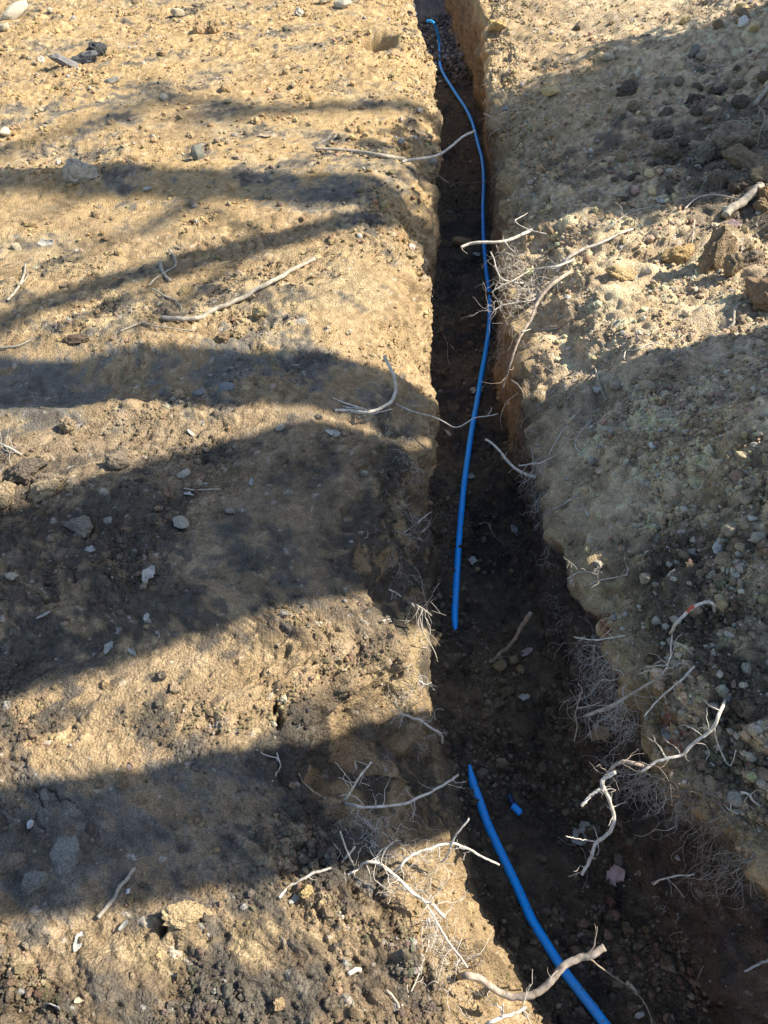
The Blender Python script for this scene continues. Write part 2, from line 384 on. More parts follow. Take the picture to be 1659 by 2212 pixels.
# hand-placed humps and hollows: (px, py, z, radius, height, stretch across)
for (px, py, z, r, h, sx) in [(60, 960, 0, .10, .05, 2.4), (330, 905, 0, .07, .04, 2.2), (200, 1060, 0, .09, .04, 2.4), (330, 760, 0, .08, .035, 2.0), (60, 395, 0, .12, .05, 2.2), (250, 375, 0, .14, .05, 1.6), (230, 440, 0, .12, -.03, 2.), (90, 905, 0, .07, .045, 2.6), (250, 880, 0, .05, .03, 2.0), (40, 1010, 0, .08, .05, 1.6), (300, 990, 0, .10, .025, 1.6), (150, 830, 0, .14, -.035, 1.8),
                              (700, 1290, 0, .10, .02, 1.6), (870, 1390, -.05, .07, .03, 1.0), (400, 1990, 0, .035, .03, 1.8), (350, 2000, 0, .016, -.045, 0.6), (605, 1545, 0, .012, -.05, 0.5), (595, 1520, 0, .010, -.04, 0.5),
                              (822, 84, 0, .10, .06, 1.8), (862, 98, 0, .08, .06, .9), (200, 1880, 0, .05, .022, 1.3), (90, 1890, 0, .035, .02, 1.3), (640, 1950, 0, .03, -.02, 1), (860, 940, -.06, .05, -.03, 1.2),
                              (1075, 55, 0, .12, .10, 1.3), (1110, 120, 0, .2, .04, 1.2), (1390, 560, 0, .03, -.05, 1.6), (1350, 1190, .02, .015, -.04, 2.2), (1500, 1230, .1, .08, .03, 1.4), (1480, 1215, .08, .03, -.035, 1.6),
                              (1300, 1800, -.35, .06, -.10, 0.5), (1620, 2090, -.35, .05, .05, 1.5), (1330, 1770, -.3, .05, -.08, .6)]:
    p = at_z(px, py, z)
    H = H + h * np.exp(-(((GX - p.x) / (r * sx)) ** 2 + ((GY - p.y) / r) ** 2)) * (1 - 0.8 * m_floor)
for (px, py, r, h, sx) in [(815, 101, .10, -.42, 1.1), (352, 2003, .012, -.05, .6), (480, 2022, .009, -.012, 1.2), (603, 1535, .018, -.05, .3), (596, 1515, .012, -.04, .35), (448, 2024, .008, -.012, 1)]:
    p = at_z(px, py, 0.)
    H = H + h * np.exp(-((((GX - p.x) / (r * sx)) ** 2 + ((GY - p.y) / r) ** 2) ** 2))
H = H * fade
nx, ny, nz = normals(GX, GY, GZ)
PX, PY, PZ = GX + nx * H, GY + ny * H, GZ + nz * H

# ---- colours of the earth, with some sun and shade painted in on the left
def mixc(A, B, m):
    return A * (1 - m[..., None]) + np.asarray(B, np.float32) * m[..., None]
OCHRE = np.array((0.405, 0.29, 0.160), np.float32); OCHRE2 = np.array((0.33, 0.235, 0.13), np.float32); PALE = np.array((0.46, 0.35, 0.20), np.float32)
BROWN = np.array((0.185, 0.135, 0.085), np.float32); GREYC = np.array((0.20, 0.19, 0.165), np.float32); TOP = np.array((0.095, 0.080, 0.062), np.float32)
RUST = np.array((0.27, 0.185, 0.105), np.float32); FLOOR = np.array((0.105, 0.080, 0.054), np.float32); BLACK = np.array((0.040, 0.036, 0.034), np.float32)
TAN = np.array((0.57, 0.435, 0.27), np.float32)
C = np.ones((NR, NC, 3), np.float32) * OCHRE
C = mixc(C, (0.43, 0.295, 0.14), .7 * sstep(GY, 2.0, 4.0)); C = mixc(C, OCHRE2, sstep(n1, -0.15, 0.3) * .8); C = mixc(C, PALE, 0.85 * sstep(n2 + .3 * n1, -0.02, 0.36))
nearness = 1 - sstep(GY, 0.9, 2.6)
lit_e = np.maximum(np.maximum(spot(500, 1450, .22, sx=2.2), spot(150, 1580, .16, sx=2)), .8 * spot(400, 2010, .12, sx=3.))  # sunlit patches of the left bank, kept lighter in the colour
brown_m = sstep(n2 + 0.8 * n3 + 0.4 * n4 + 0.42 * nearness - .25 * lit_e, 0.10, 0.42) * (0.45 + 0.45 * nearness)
C = mixc(C, (0.235, 0.185, 0.13), np.clip(.70 - .55 * lit_e + .35 * n3, 0, 1) * (1 - sstep(GY, 1.7, 2.3)) * m_left)  # browner near soil, with shade painted around the sunlit patches
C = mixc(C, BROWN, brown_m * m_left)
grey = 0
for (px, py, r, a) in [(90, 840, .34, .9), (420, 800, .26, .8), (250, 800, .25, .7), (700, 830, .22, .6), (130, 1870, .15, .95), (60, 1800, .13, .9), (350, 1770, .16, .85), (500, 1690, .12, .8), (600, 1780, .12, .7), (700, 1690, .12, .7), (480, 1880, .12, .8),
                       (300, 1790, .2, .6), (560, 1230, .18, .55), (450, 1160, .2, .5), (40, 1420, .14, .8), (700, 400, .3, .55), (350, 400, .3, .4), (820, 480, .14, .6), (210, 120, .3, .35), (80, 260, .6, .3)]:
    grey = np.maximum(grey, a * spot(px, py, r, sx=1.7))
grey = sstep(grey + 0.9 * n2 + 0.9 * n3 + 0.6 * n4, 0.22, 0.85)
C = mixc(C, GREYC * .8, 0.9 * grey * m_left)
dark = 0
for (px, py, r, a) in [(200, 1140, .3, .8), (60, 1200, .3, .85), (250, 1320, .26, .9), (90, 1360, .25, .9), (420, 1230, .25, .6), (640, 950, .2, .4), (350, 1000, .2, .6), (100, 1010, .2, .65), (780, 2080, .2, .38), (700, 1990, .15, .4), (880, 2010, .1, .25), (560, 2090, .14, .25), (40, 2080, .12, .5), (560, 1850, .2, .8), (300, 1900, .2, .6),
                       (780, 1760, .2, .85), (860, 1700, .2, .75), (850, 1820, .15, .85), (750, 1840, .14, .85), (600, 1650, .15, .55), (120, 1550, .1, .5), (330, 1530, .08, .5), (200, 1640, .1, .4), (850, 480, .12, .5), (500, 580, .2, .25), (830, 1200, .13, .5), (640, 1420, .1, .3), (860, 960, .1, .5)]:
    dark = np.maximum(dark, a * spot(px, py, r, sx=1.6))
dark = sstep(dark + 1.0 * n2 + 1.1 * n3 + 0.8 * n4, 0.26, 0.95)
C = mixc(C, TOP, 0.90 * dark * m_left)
# right bank: pale gravelly tan, darker heap of topsoil beyond it, brown-black layer over the near wall
RC = np.ones((NR, NC, 3), np.float32) * TAN
RC = mixc(RC, OCHRE, sstep(n2, 0.0, 0.35) * 0.6); RC = mixc(RC, GREYC * 1.5, 0.22 * sstep(n1 + .5 * n3, 0.0, 0.35)); RC = mixc(RC, BROWN * 1.2, 0.55 * sstep(-n2 + 0.6 * n3, 0.12, 0.45))
RC = mixc(RC, OCHRE, 0.75 * sstep(GY, 3.2, 5.0) * sstep(1.9 - GX, 0, .8))
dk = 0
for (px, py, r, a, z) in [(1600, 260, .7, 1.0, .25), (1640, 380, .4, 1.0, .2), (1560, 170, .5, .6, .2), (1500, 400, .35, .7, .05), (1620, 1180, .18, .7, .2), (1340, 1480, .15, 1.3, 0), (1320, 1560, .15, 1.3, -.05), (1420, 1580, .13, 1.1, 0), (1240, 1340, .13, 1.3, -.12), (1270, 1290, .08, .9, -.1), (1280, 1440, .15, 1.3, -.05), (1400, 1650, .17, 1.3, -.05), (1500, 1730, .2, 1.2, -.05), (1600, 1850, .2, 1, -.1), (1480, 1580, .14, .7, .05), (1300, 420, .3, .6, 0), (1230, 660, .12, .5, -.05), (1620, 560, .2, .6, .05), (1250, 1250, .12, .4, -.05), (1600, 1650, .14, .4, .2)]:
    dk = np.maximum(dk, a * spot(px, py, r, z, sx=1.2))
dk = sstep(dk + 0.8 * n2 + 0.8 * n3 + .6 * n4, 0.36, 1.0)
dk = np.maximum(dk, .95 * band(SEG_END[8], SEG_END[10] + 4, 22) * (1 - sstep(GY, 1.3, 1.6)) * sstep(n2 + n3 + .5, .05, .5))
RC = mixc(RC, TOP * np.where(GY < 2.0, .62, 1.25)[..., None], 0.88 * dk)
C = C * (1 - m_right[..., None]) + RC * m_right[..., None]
C = mixc(C, OCHRE * 0.98, 0.8 * m_lwall * sstep(GY, 1.6, 2.2)); C = mixc(C, TOP * 1.0, 0.97 * band(SEG_END[2] + 6, SEG_END[5], 16) * (1 - sstep(GY, 1.75, 2.15)) * sstep(GY, .60, .75) * (1 - .85 * np.exp(-((GY - 1.03) / .10) ** 2)) * sstep(n3 + .6 * n4 + .38, 0, .4))  # left slope painted dark where tree shade lies, lit corner spared
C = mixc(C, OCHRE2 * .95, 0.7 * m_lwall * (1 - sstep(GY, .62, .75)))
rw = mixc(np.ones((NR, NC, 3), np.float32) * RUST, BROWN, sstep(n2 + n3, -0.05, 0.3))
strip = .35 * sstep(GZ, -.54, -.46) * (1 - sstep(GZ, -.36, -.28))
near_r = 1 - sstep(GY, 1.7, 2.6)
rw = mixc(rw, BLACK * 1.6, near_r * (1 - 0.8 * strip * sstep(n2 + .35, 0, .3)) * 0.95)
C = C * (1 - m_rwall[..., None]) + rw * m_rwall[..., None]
fl = mixc(np.ones((NR, NC, 3), np.float32) * FLOOR, BLACK, sstep(n2 + .4 * n3, -.05, .3) * .75)
fl = mixc(fl, np.array((0.15, 0.105, 0.06), np.float32), sstep(n1 - .6 * n3, .0, .35) * .5)
fl = mixc(fl, np.array((0.17, 0.125, 0.075), np.float32), .7 * np.exp(-((GY - 1.25) / .35) ** 2) * sstep(n3 + .3, 0, .4))
fl = mixc(fl, np.array((0.20, 0.205, 0.21), np.float32), sstep(GY, 7.4, 8.4) * .5)
C = C * (1 - m_floor[..., None]) + fl * m_floor[..., None]
# each crumb keeps its own shade; fine mottling
idm = np.where(hA * .55 > hB * .85, idA, np.where(hB * .85 > hC, idB, np.where(hC > hD, idC, idD)))
has = sstep(crumbs, 0.0005, 0.003)
shade = 1 + has * (idm - 0.45) * 0.62 + 0.35 * n4 + 0.25 * n3
C = C * np.clip(shade, 0.45, 1.7)[..., None]
palep = ((idm > 0.93) & (crumbs > 0.002) & (hC >= np.maximum(hA * .55, hB * .85))).astype(np.float32) * (0.25 + 0.5 * m_right + .2 * m_left)
C = mixc(C, (0.50, 0.47, 0.41), palep * (1 - .7 * m_floor))
C = np.clip(C, 0.012, 0.62)

def grid_mesh(name, X, Y, Z, colors=None, smooth=True):
    nr, nc = X.shape
    me = bpy.data.meshes.new(name)
    co = np.stack([X, Y, Z], -1).reshape(-1, 3).astype(np.float32)
    a = (np.arange(nr - 1)[:, None] * nc + np.arange(nc - 1)[None, :]).reshape(-1)
    quads = np.stack([a, a + 1, a + nc + 1, a + nc], 1).astype(np.int32)
    me.vertices.add(len(co)); me.vertices.foreach_set('co', co.ravel())
    me.loops.add(quads.size); me.loops.foreach_set('vertex_index', quads.ravel())
    me.polygons.add(len(quads)); me.polygons.foreach_set('loop_start', np.arange(0, quads.size, 4, dtype=np.int32))
    me.polygons.foreach_set('use_smooth', np.full(len(quads), smooth))
    if colors is not None:
        ca = me.color_attributes.new('tint', 'FLOAT_COLOR', 'POINT')
        ca.data.foreach_set('color', np.concatenate([colors.reshape(-1, 3), np.ones((len(co), 1), np.float32)], 1).astype(np.float32).ravel())
    me.update(calc_edges=True)
    return me
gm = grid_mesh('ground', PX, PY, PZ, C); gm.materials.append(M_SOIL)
ground = link('ground', gm)
tag(ground, 'bare ochre earth with a narrow trench dug through it', 'ground', kind='structure')

# a coarser copy to stand things on
s3 = 2
bx, by, bz = PX[::s3, ::s3], PY[::s3, ::s3], PZ[::s3, ::s3]
bn_r, bn_c = bx.shape
bverts = np.stack([bx, by, bz], -1).reshape(-1, 3)
ba = (np.arange(bn_r - 1)[:, None] * bn_c + np.arange(bn_c - 1)[None, :]).reshape(-1)
BVH = BVHTree.FromPolygons([tuple(v) for v in bverts.tolist()], np.stack([ba, ba + 1, ba + bn_c + 1, ba + bn_c], 1).tolist())
CAMP = Vector((0, 0, CAM_H))
def hit(px, py, lift=0.0):
    d = ray_dir(px, py).normalized()
    loc, n, i, t = BVH.ray_cast(CAMP, d)
    if loc is None: loc, n = at_z(px, py, 0), Vector((0, 0, 1))
    if n.z < 0 and n.dot(d) > 0: n = -n
    return loc + n * lift, n
def drop(x, y, z=3.0):
    loc, n, i, t = BVH.ray_cast(Vector((x, y, z)), Vector((0, 0, -1)))
    if loc is None: return Vector((x, y, 0)), Vector((0, 0, 1))
    return loc, n

# ------------------------------------------------------------------ bare trees beside the dig: their trunks and limbs shade the banks
def tube_arrays(pts, rad, sides=7, wob=0.0, cap=True, seed=0):
    pts = np.asarray(pts, float); rad = np.asarray(rad, float)
    n = len(pts)
    tan = np.gradient(pts, axis=0); tan /= (np.linalg.norm(tan, axis=1, keepdims=True) + 1e-12)
    up = np.array((0.0, 0.0, 1.0)) if abs(tan[0][2]) < 0.9 else np.array((1.0, 0.0, 0.0))
    nrm = np.zeros((n, 3)); v = np.cross(tan[0], up); v /= np.linalg.norm(v) + 1e-12
    for i in range(n):
        v = v - tan[i] * np.dot(v, tan[i]); v /= np.linalg.norm(v) + 1e-12; nrm[i] = v
    bi = np.cross(tan, nrm)
    a = np.linspace(0, 2 * math.pi, sides, endpoint=False)
    r = rad[:, None] * np.ones((1, sides))
    if wob:
        g = np.random.default_rng(seed)
        r = r * (1 + wob * g.normal(size=(n, sides)) * 0.6)
    V_ = pts[:, None, :] + (np.cos(a)[None, :, None] * nrm[:, None, :] + np.sin(a)[None, :, None] * bi[:, None, :]) * r[:, :, None]
    V_ = V_.reshape(-1, 3)
    F = []
    for i in range(n - 1):
        for j in range(sides):
            k = (j + 1) % sides
            F.append((i * sides + j, i * sides + k, (i + 1) * sides + k, (i + 1) * sides + j))
    if cap:
        F.append(tuple(range(sides))[::-1]); F.append(tuple((n - 1) * sides + j for j in range(sides)))
    return V_, F

class Tubes:
    def __init__(self): self.V, self.F, self.n = [], [], 0
    def add(self, pts, rad, sides=7, wob=0.0, seed=0):
        v, f = tube_arrays(pts, rad, sides, wob, True, seed)
        self.V.append(v); self.F += [tuple(i + self.n for i in q) for q in f]; self.n += len(v)
    def mesh(self, name, mat):
        me = bpy.data.meshes.new(name); me.from_pydata(np.concatenate(self.V).tolist(), [], self.F)
        me.polygons.foreach_set('use_smooth', np.ones(len(me.polygons), bool)); me.materials.append(mat); me.update()
        return me

def spline(P, n):
    P = np.asarray(P, float)
    if len(P) == 2: P = np.array([P[0], (P[0] + P[1]) / 2, P[1]])
    Q = np.concatenate([[2 * P[0] - P[1]], P, [2 * P[-1] - P[-2]]])
    seg = len(P) - 1; out = []
    for i in range(n):
        t = i / (n - 1) * seg; k = min(int(t), seg - 1); t -= k
        a, b, c, d = Q[k], Q[k + 1], Q[k + 2], Q[k + 3]
        out.append(0.5 * ((2 * b) + (-a + c) * t + (2 * a - 5 * b + 4 * c - d) * t * t + (-a + 3 * b - 3 * c + d) * t ** 3))
    return np.array(out)

def shadow_axis(points, xb):
    """axis in the plane x = xb of a trunk whose shade falls along the given ground points (left to right)"""
    out = []
    for (px, py) in points:
        p = at_z(px, py, 0.0); t = (xb - p.x) / SUN.x
        out.append(p + SUN * t)
    return out

def tree(label, xb, trunk, limbs=(), top=2.5, nb=6):
    """trunk, limbs: (ground shade points from left to right, width at left, width at right)"""
    g = np.random.default_rng(int(xb * 100))
    pts, w0, w1 = trunk
    ax = shadow_axis(pts, xb)                      # highest first
    d = (ax[-1] - ax[-2]); d = d / abs(d.z)
    base = ax[-1] + d * (ax[-1].z + 0.3)
    base.x = xb
    upd = (ax[0] - ax[1]); upd = upd / abs(upd.z)
    head = ax[0] + Vector((0.1, upd.y * 0.5, 1.0)) * top
    P = spline([head] + ax + [base], 40)[::-1]
    zz = P[:, 2]
    r = np.interp(zz, [base.z, ax[-1].z, ax[0].z, head.z], [w1 * .62, w1 / 2, w0 / 2, w0 * 0.28])
    root = bpy.data.objects.new('bare_tree', None); COL.objects.link(root); root.location = (base.x, base.y, 0)
    tag(root, label, 'tree', 'bare trees beside the dig')
    T = Tubes(); T.add(P - np.array(root.location), r, 14, 0.05, 3)
    link('trunk', T.mesh('trunk', M_BARK), root)
    for (lp, lw0, lw1, lx, join) in limbs:
        la = shadow_axis(lp, lx)
        j = Vector(np.array([np.interp(join, zz, P[:, k]) for k in range(3)]))
        mid = la[-1] * 0.5 + j * 0.5
        Q = spline([la[0] + (la[0] - la[1]) * 0.6] + la + [mid, j], 26)
        L_ = Tubes(); L_.add(Q - np.array(root.location), np.linspace(lw0 / 2, lw1 / 2, 26), 9, 0.06, 5)
        link('limb', L_.mesh('limb', M_BARK), root)
    for k in range(nb):                            # side branches along the stem
        f_ = g.uniform(.25, .95); j = int(f_ * 39); s_ = P[j]; sd = g.choice((-1, 1))
        e_ = s_ + np.array([g.uniform(-.2, .5), sd * g.uniform(.3, .9), g.uniform(.25, .8)]); m_ = (s_ + e_) / 2 + g.normal(size=3) * .06
        B_ = Tubes(); Qb = spline([s_, m_, e_], 10); B_.add(Qb - np.array(root.location), np.linspace(.028, .007, 10), 6, .05, k)
        for q in range(3):
            b0 = Qb[3 + 2 * q]; B_.add(spline([b0, b0 + g.normal(size=3) * .1 + np.array((0, sd * .1, .1)), b0 + g.normal(size=3) * .18 + np.array((0, sd * .2, .22))], 6) - np.array(root.location), np.linspace(.009, .003, 6), 5)
        link('branch', B_.mesh('branch', M_BARK), root)
    C_ = Tubes()                                   # bare crown high above
    for k in range(9):
        a = g.uniform(0, 6.28); h0 = head.z - g.uniform(0, 0.6)
        s = np.array([head.x, head.y, h0]); e = s + np.array([math.cos(a) * 1.0 + 0.8, math.sin(a) * 0.7, g.uniform(1.0, 2.4)])
        m_ = (s + e) / 2 + g.normal(size=3) * 0.15
        Q = spline([s, m_, e], 10); C_.add(Q - np.array(root.location), np.linspace(w0 * .13, 0.012, 10), 6, 0.05, k)
        for q in range(3):
            b = Q[4 + q]; e2 = b + g.normal(size=3) * 0.35 + np.array([0.2, 0, 0.5])
            C_.add(spline([b, (b + e2) / 2 + g.normal(size=3) * .05, e2], 6) - np.array(root.location), np.linspace(0.02, 0.006, 6), 5)
    link('crown', C_.mesh('crown', M_BARK), root)
    return root

tree('slim bare tree standing closest to the camera on the right', 2.2, ([(-300, 1888), (0, 1841), (400, 1768), (760, 1700), (960, 1615), (1200, 1510)], 0.27, 0.33), nb=0)
tree('thick bare tree behind the slim one on the right', 3.1, ([(-300, 1330), (0, 1290), (330, 1190), (600, 1110), (900, 1040)], 0.66, 0.66), nb=0,
     limbs=[([(-200, 825), (0, 828), (250, 822), (560, 815), (880, 818), (1090, 770)], 0.28, 0.36, 3.6, 1.9),
            ([(330, 1030), (560, 960), (760, 930)], 0.10, 0.2, 3.6, 2.6)])
tree('slender bare tree leaning beyond the thick one', 5.4, ([(-150, 742), (0, 690), (300, 590), (640, 505), (850, 450)], 0.13, 0.18), nb=4)
tree('farthest bare tree right of the spoil heap', 7.5, ([(-200, 400), (0, 395), (350, 395), (600, 400), (850, 410)], 0.26, 0.36))
tree('bare tree far off to the right whose shade falls soft', 16.0, ([(100, 300), (350, 215), (600, 240), (900, 222)], 0.12, 0.2), top=3.5)

# an added evergreen, out of view, placed to shade the far right bank
def evergreen(label, base, centre, rad, n, seed):
    g = np.random.default_rng(seed)
    o = bpy.data.objects.new('shade_evergreen', None); COL.objects.link(o); o.location = base
    tag(o, label, 'tree')
    b = np.array(base); T = Tubes(); T.add(spline([(0, 0, -.2), (.05, 0, centre[2] * .5), (0, 0, centre[2] + rad[2] * .6)], 12), np.linspace(.12, .04, 12), 9, .05)
    c0 = np.array(centre) - b
    clump = []
    for k in range(90):
        d = g.normal(size=3); d /= np.linalg.norm(d); r = g.uniform(.35, 1.0) ** .5
        clump.append(c0 + d * np.array(rad) * r * g.uniform(.75, 1.05))
        if k % 3 == 0: T.add(spline([(0, 0, clump[-1][2] * .7), clump[-1] * .6 + np.array((0, 0, clump[-1][2] * .35)), clump[-1]], 7), np.linspace(.03, .008, 7), 5)
    link('trunk', T.mesh('trunk', M_BARK), o)
    clump = np.array(clump); ci = g.integers(len(clump), size=n)
    P = clump[ci] + g.normal(size=(n, 3)) * .16
    a = g.normal(size=(n, 3)); a /= np.linalg.norm(a, axis=1, keepdims=True); q = g.normal(size=(n, 3)); q -= a * (a * q).sum(1, keepdims=True); q /= np.linalg.norm(q, axis=1, keepdims=True)
    s = g.uniform(.05, .10, (n, 1)); w = s * .45
    V_ = np.stack([P - a * s, P + q * w, P + a * s, P - q * w], 1).reshape(-1, 3)
    me = bpy.data.meshes.new('crown'); me.from_pydata(V_.tolist(), [], (np.arange(n * 4).reshape(-1, 4)).tolist()); me.materials.append(M_NEEDLE); me.update()
    link('crown', me, o)
M_NEEDLE = root_material('evergreen_leaf', (0.03, 0.05, 0.02), (0.07, 0.10, 0.04))
def shade_centre(px, py, xb):
    p = at_z(px, py, 0.05); return p + SUN * ((xb - p.x) / SUN.x)
ec = shade_centre(1470, 255, 5.4)
evergreen('added evergreen tree out of view, shading the far right bank', (5.4, ec.y + .1, 0), tuple(ec), (.8, 1.15, 1.0), 9000, 4)
# ------------------------------------------------------------------ loose crumbs of earth, too many and too small to count
ICO_V = []; ph = (1 + 5 ** .5) / 2
for a in (-1, 1):
    for b in (-ph, ph):
        ICO_V += [(0, a, b), (a, b, 0), (b, 0, a)]
ICO_V = np.array(ICO_V, float); ICO_V /= np.linalg.norm(ICO_V[0])
_bm = bmesh.new()
for v in ICO_V: _bm.verts.new(v)
bmesh.ops.convex_hull(_bm, input=_bm.verts); _bm.verts.index_update()
ICO_F = np.array([[v.index for v in f.verts] for f in _bm.faces], np.int32)
_bm.free()

def rand_rot(n, g):
    q = g.normal(size=(n, 4)); q /= np.linalg.norm(q, axis=1, keepdims=True)
    w, x, y, z = q.T
    return np.stack([1 - 2 * (y * y + z * z), 2 * (x * y - z * w), 2 * (x * z + y * w), 2 * (x * y + z * w), 1 - 2 * (x * x + z * z), 2 * (y * z - x * w), 2 * (x * z - y * w), 2 * (y * z + x * w), 1 - 2 * (x * x + y * y)], 1).reshape(n, 3, 3)

def crumb_mesh(name, P, size, col, g, sink=0.15):
    n = len(P)
    R = rand_rot(n, g)
    sc = size[:, None] * g.uniform(0.6, 1.1, (n, 3))
    V_ = ICO_V[None] * (1 + 0.22 * g.normal(size=(n, 12, 1)).clip(-1.5, 1.5)) * sc[:, None, :]
    V_ = np.einsum('nij,nkj->nki', R, V_)
    V_[..., 2] *= 0.85
    V_ = V_ + P[:, None, :]
    F = (ICO_F[None] + (np.arange(n) * 12)[:, None, None]).reshape(-1, 3).astype(np.int32)
    me = bpy.data.meshes.new(name)
    me.vertices.add(n * 12); me.vertices.foreach_set('co', V_.astype(np.float32).ravel())
    me.loops.add(F.size); me.loops.foreach_set('vertex_index', F.ravel())
    me.polygons.add(len(F)); me.polygons.foreach_set('loop_start', np.arange(0, F.size, 3, dtype=np.int32))
    me.polygons.foreach_set('use_smooth', g.random(len(F)) < 0.25)
    ca = me.color_attributes.new('tint', 'FLOAT_COLOR', 'POINT')
    cc = np.repeat(np.concatenate([col, np.ones((n, 1))], 1)[:, None, :], 12, 1).astype(np.float32)
    ca.data.foreach_set('color', cc.ravel())
    me.materials.append(M_SOIL); me.update(calc_edges=True)
    return me

def scatter(name, label, cat, mask, n, lo, hi, sig, bright=(0.75, 1.35), pale=0.07, seed=1, palecol=(0.50, 0.47, 0.42), clump=0.0, lift=0.25):
    g = np.random.default_rng(seed)
    w = mask * ((YS > -0.3) & (YS < 9.2))[:, None] * (np.abs(GX) < 0.56 * zc_row[:, None] + 0.25)
    if clump: w = w * np.clip(0.25 + clump * fbm(U, V, 7.0, 3, seed + 200), 0, 2)
    cw = np.cumsum(w.ravel()); pick = np.searchsorted(cw, g.random(n) * cw[-1])
    r, c = np.unravel_index(np.minimum(pick, w.size - 1), w.shape)
    P = np.stack([PX[r, c], PY[r, c], PZ[r, c]], 1)
    foot = zc_row[r] / 737.0
    size = np.clip(np.exp(g.normal(math.log(lo), sig, n)), lo * .5, hi)
    size = np.maximum(size, foot * 0.75)
    size = np.minimum(size, hi * 1.3)
    P = P + np.stack([nx[r, c], ny[r, c], nz[r, c]], 1) * (size * lift)[:, None]
    P[:, :2] += g.normal(size=(n, 2)) * (foot * .5)[:, None]
    col = C[r, c] * g.uniform(*bright, (n, 1)) * (1 + 0.06 * g.normal(size=(n, 3)))
    pl = g.random(n) < pale
    col[pl] = np.array(palecol) * g.uniform(0.6, 1.1, (pl.sum(), 1))
    o = link(name, crumb_mesh(name, P, size, np.clip(col, .01, .65), g))
    tag(o, label, cat, kind='stuff')
    return o

scatter('soil_crumbs', 'loose crumbs of dry earth strewn over the left bank', 'soil', m_left * (0.06 + rough ** 1.5) * (1 - .3 * sstep(GY, 3, 7)), 20000, 0.0034, 0.014, 0.5, (.8, 1.2), pale=0.006, seed=11, clump=1.8)
scatter('gravelly_crumbs', 'pale gravelly crumbs strewn over the right bank', 'soil', m_right * (0.35 + rough), 22000, 0.0050, 0.022, 0.55, (.75, 1.35), pale=0.13, seed=12, palecol=(0.52, 0.46, 0.36), clump=0.8)
scatter('trench_crumbs', 'dark crumbs and grit on the trench floor', 'soil', m_floor * (1 - sstep(GY, 6.8, 7.6)), 6500, 0.0050, 0.018, 0.5, (0.7, 2.1), 0.08, seed=13, palecol=(0.30, 0.25, 0.18), clump=1.0)
scatter('gravel', 'pale grey gravel at the far end of the trench', 'gravel', m_floor * sstep(GY, 7.2, 8.4), 900, 0.016, 0.03, 0.4, (0.6, 1.5), 0.22, seed=14, palecol=(0.42, 0.44, 0.46), lift=.6)
scatter('far_crumbs', 'coarse crumbs strewn over the sunlit far banks', 'soil', (m_left * (.25 + rough) + m_right * .8) * sstep(GY, 2.6, 4.0), 6000, 0.010, 0.030, 0.45, (.75, 1.35), .05, seed=16, clump=1.6)
scatter('wall_crumbs', 'crumbs clinging to the trench walls', 'soil', np.clip(m_lwall + m_rwall, 0, 1), 3000, 0.004, 0.010, 0.4, (0.7, 1.3), 0.03, seed=15)

# ------------------------------------------------------------------ stones and clods one can tell apart
def rock_mesh(name, seed, sub=2, cuts=6, rough_=0.10, mat=None, flatten=1.0):
    g = np.random.default_rng(seed)
    bm = bmesh.new(); bmesh.ops.create_icosphere(bm, subdivisions=sub, radius=1.0)
    co = np.array([v.co[:] for v in bm.verts])
    low = g.normal(size=(5, 3)); low /= np.linalg.norm(low, axis=1, keepdims=True)
    co = co * (1 + 0.16 * np.tanh(2 * co @ low.T).sum(1, keepdims=True) * 0.5)
    for k in range(cuts):                       # flat broken faces
        d = g.normal(size=3); d /= np.linalg.norm(d); lim = g.uniform(0.5, 0.85)
        over = co @ d - lim
        co = co - np.where(over > 0, over, 0)[:, None] * d[None] * 0.94
    f = np.zeros(len(co)); base = co.copy()
    for q, (s, a) in enumerate(((1.7, 0.9), (3.9, 0.7), (8.5, 0.55), (17., .36), (33., .2))):
        o = g.uniform(0, 50, 6)
        f += a * (vnoise(base[:, 0] * s + o[0], base[:, 1] * s + o[1] + base[:, 2] * s * 0.7, seed * 7 + q) + vnoise(base[:, 2] * s + o[2], base[:, 0] * s + o[3] - base[:, 1] * s * 0.6, seed * 7 + q + 40) + vnoise(base[:, 1] * s + o[4], base[:, 2] * s + o[5] + base[:, 0] * s * .5, seed * 7 + q + 80))
    co = co * (1 + rough_ * f)[:, None]
    co[:, 2] *= flatten
    for v, c in zip(bm.verts, co): v.co = c
    me = bpy.data.meshes.new(name); bm.to_mesh(me); bm.free()
    me.polygons.foreach_set('use_smooth', g.random(len(me.polygons)) < 0.6)
    me.materials.append(mat or M_CLOD)
    return me

CLODS = [rock_mesh('clod', 300 + k, 4, 4 + k % 3, 0.26) for k in range(8)]
ROCKS = [rock_mesh('stone', 340 + k, 3, 14, 0.09, M_STONE) for k in range(8)]

def put_rock(name, label, cat, px, py, wpx, color, mesh, asp=(1, 1, .75), rz=None, sink=0.3, tilt=0.25, group=None, z=None, seed=0):
    g = np.random.default_rng(seed + int(px * 13 + py * 7))
    p, n = hit(px, py) if z is None else (at_z(px, py, z), Vector((0, 0, 1)))
    zc = p.y * CP + (CAM_H - p.z) * SP
    r = 0.5 * wpx * zc / FPX
    o = link(name, mesh)
    o.scale = (r * asp[0], r * asp[1], r * asp[2])
    o.rotation_euler = (g.normal() * tilt, g.normal() * tilt, g.uniform(0, 6.28) if rz is None else rz)
    o.location = p + n * r * asp[2] * (1 - 2 * sink) * 0.9
    if max(color) < .3 and p.z > -.3: color = tuple(c * (1.1 if max(color) < .17 else 1.05) for c in color)
    o.color = (*color, 1)
    tag(o, label, cat, group)
    return o

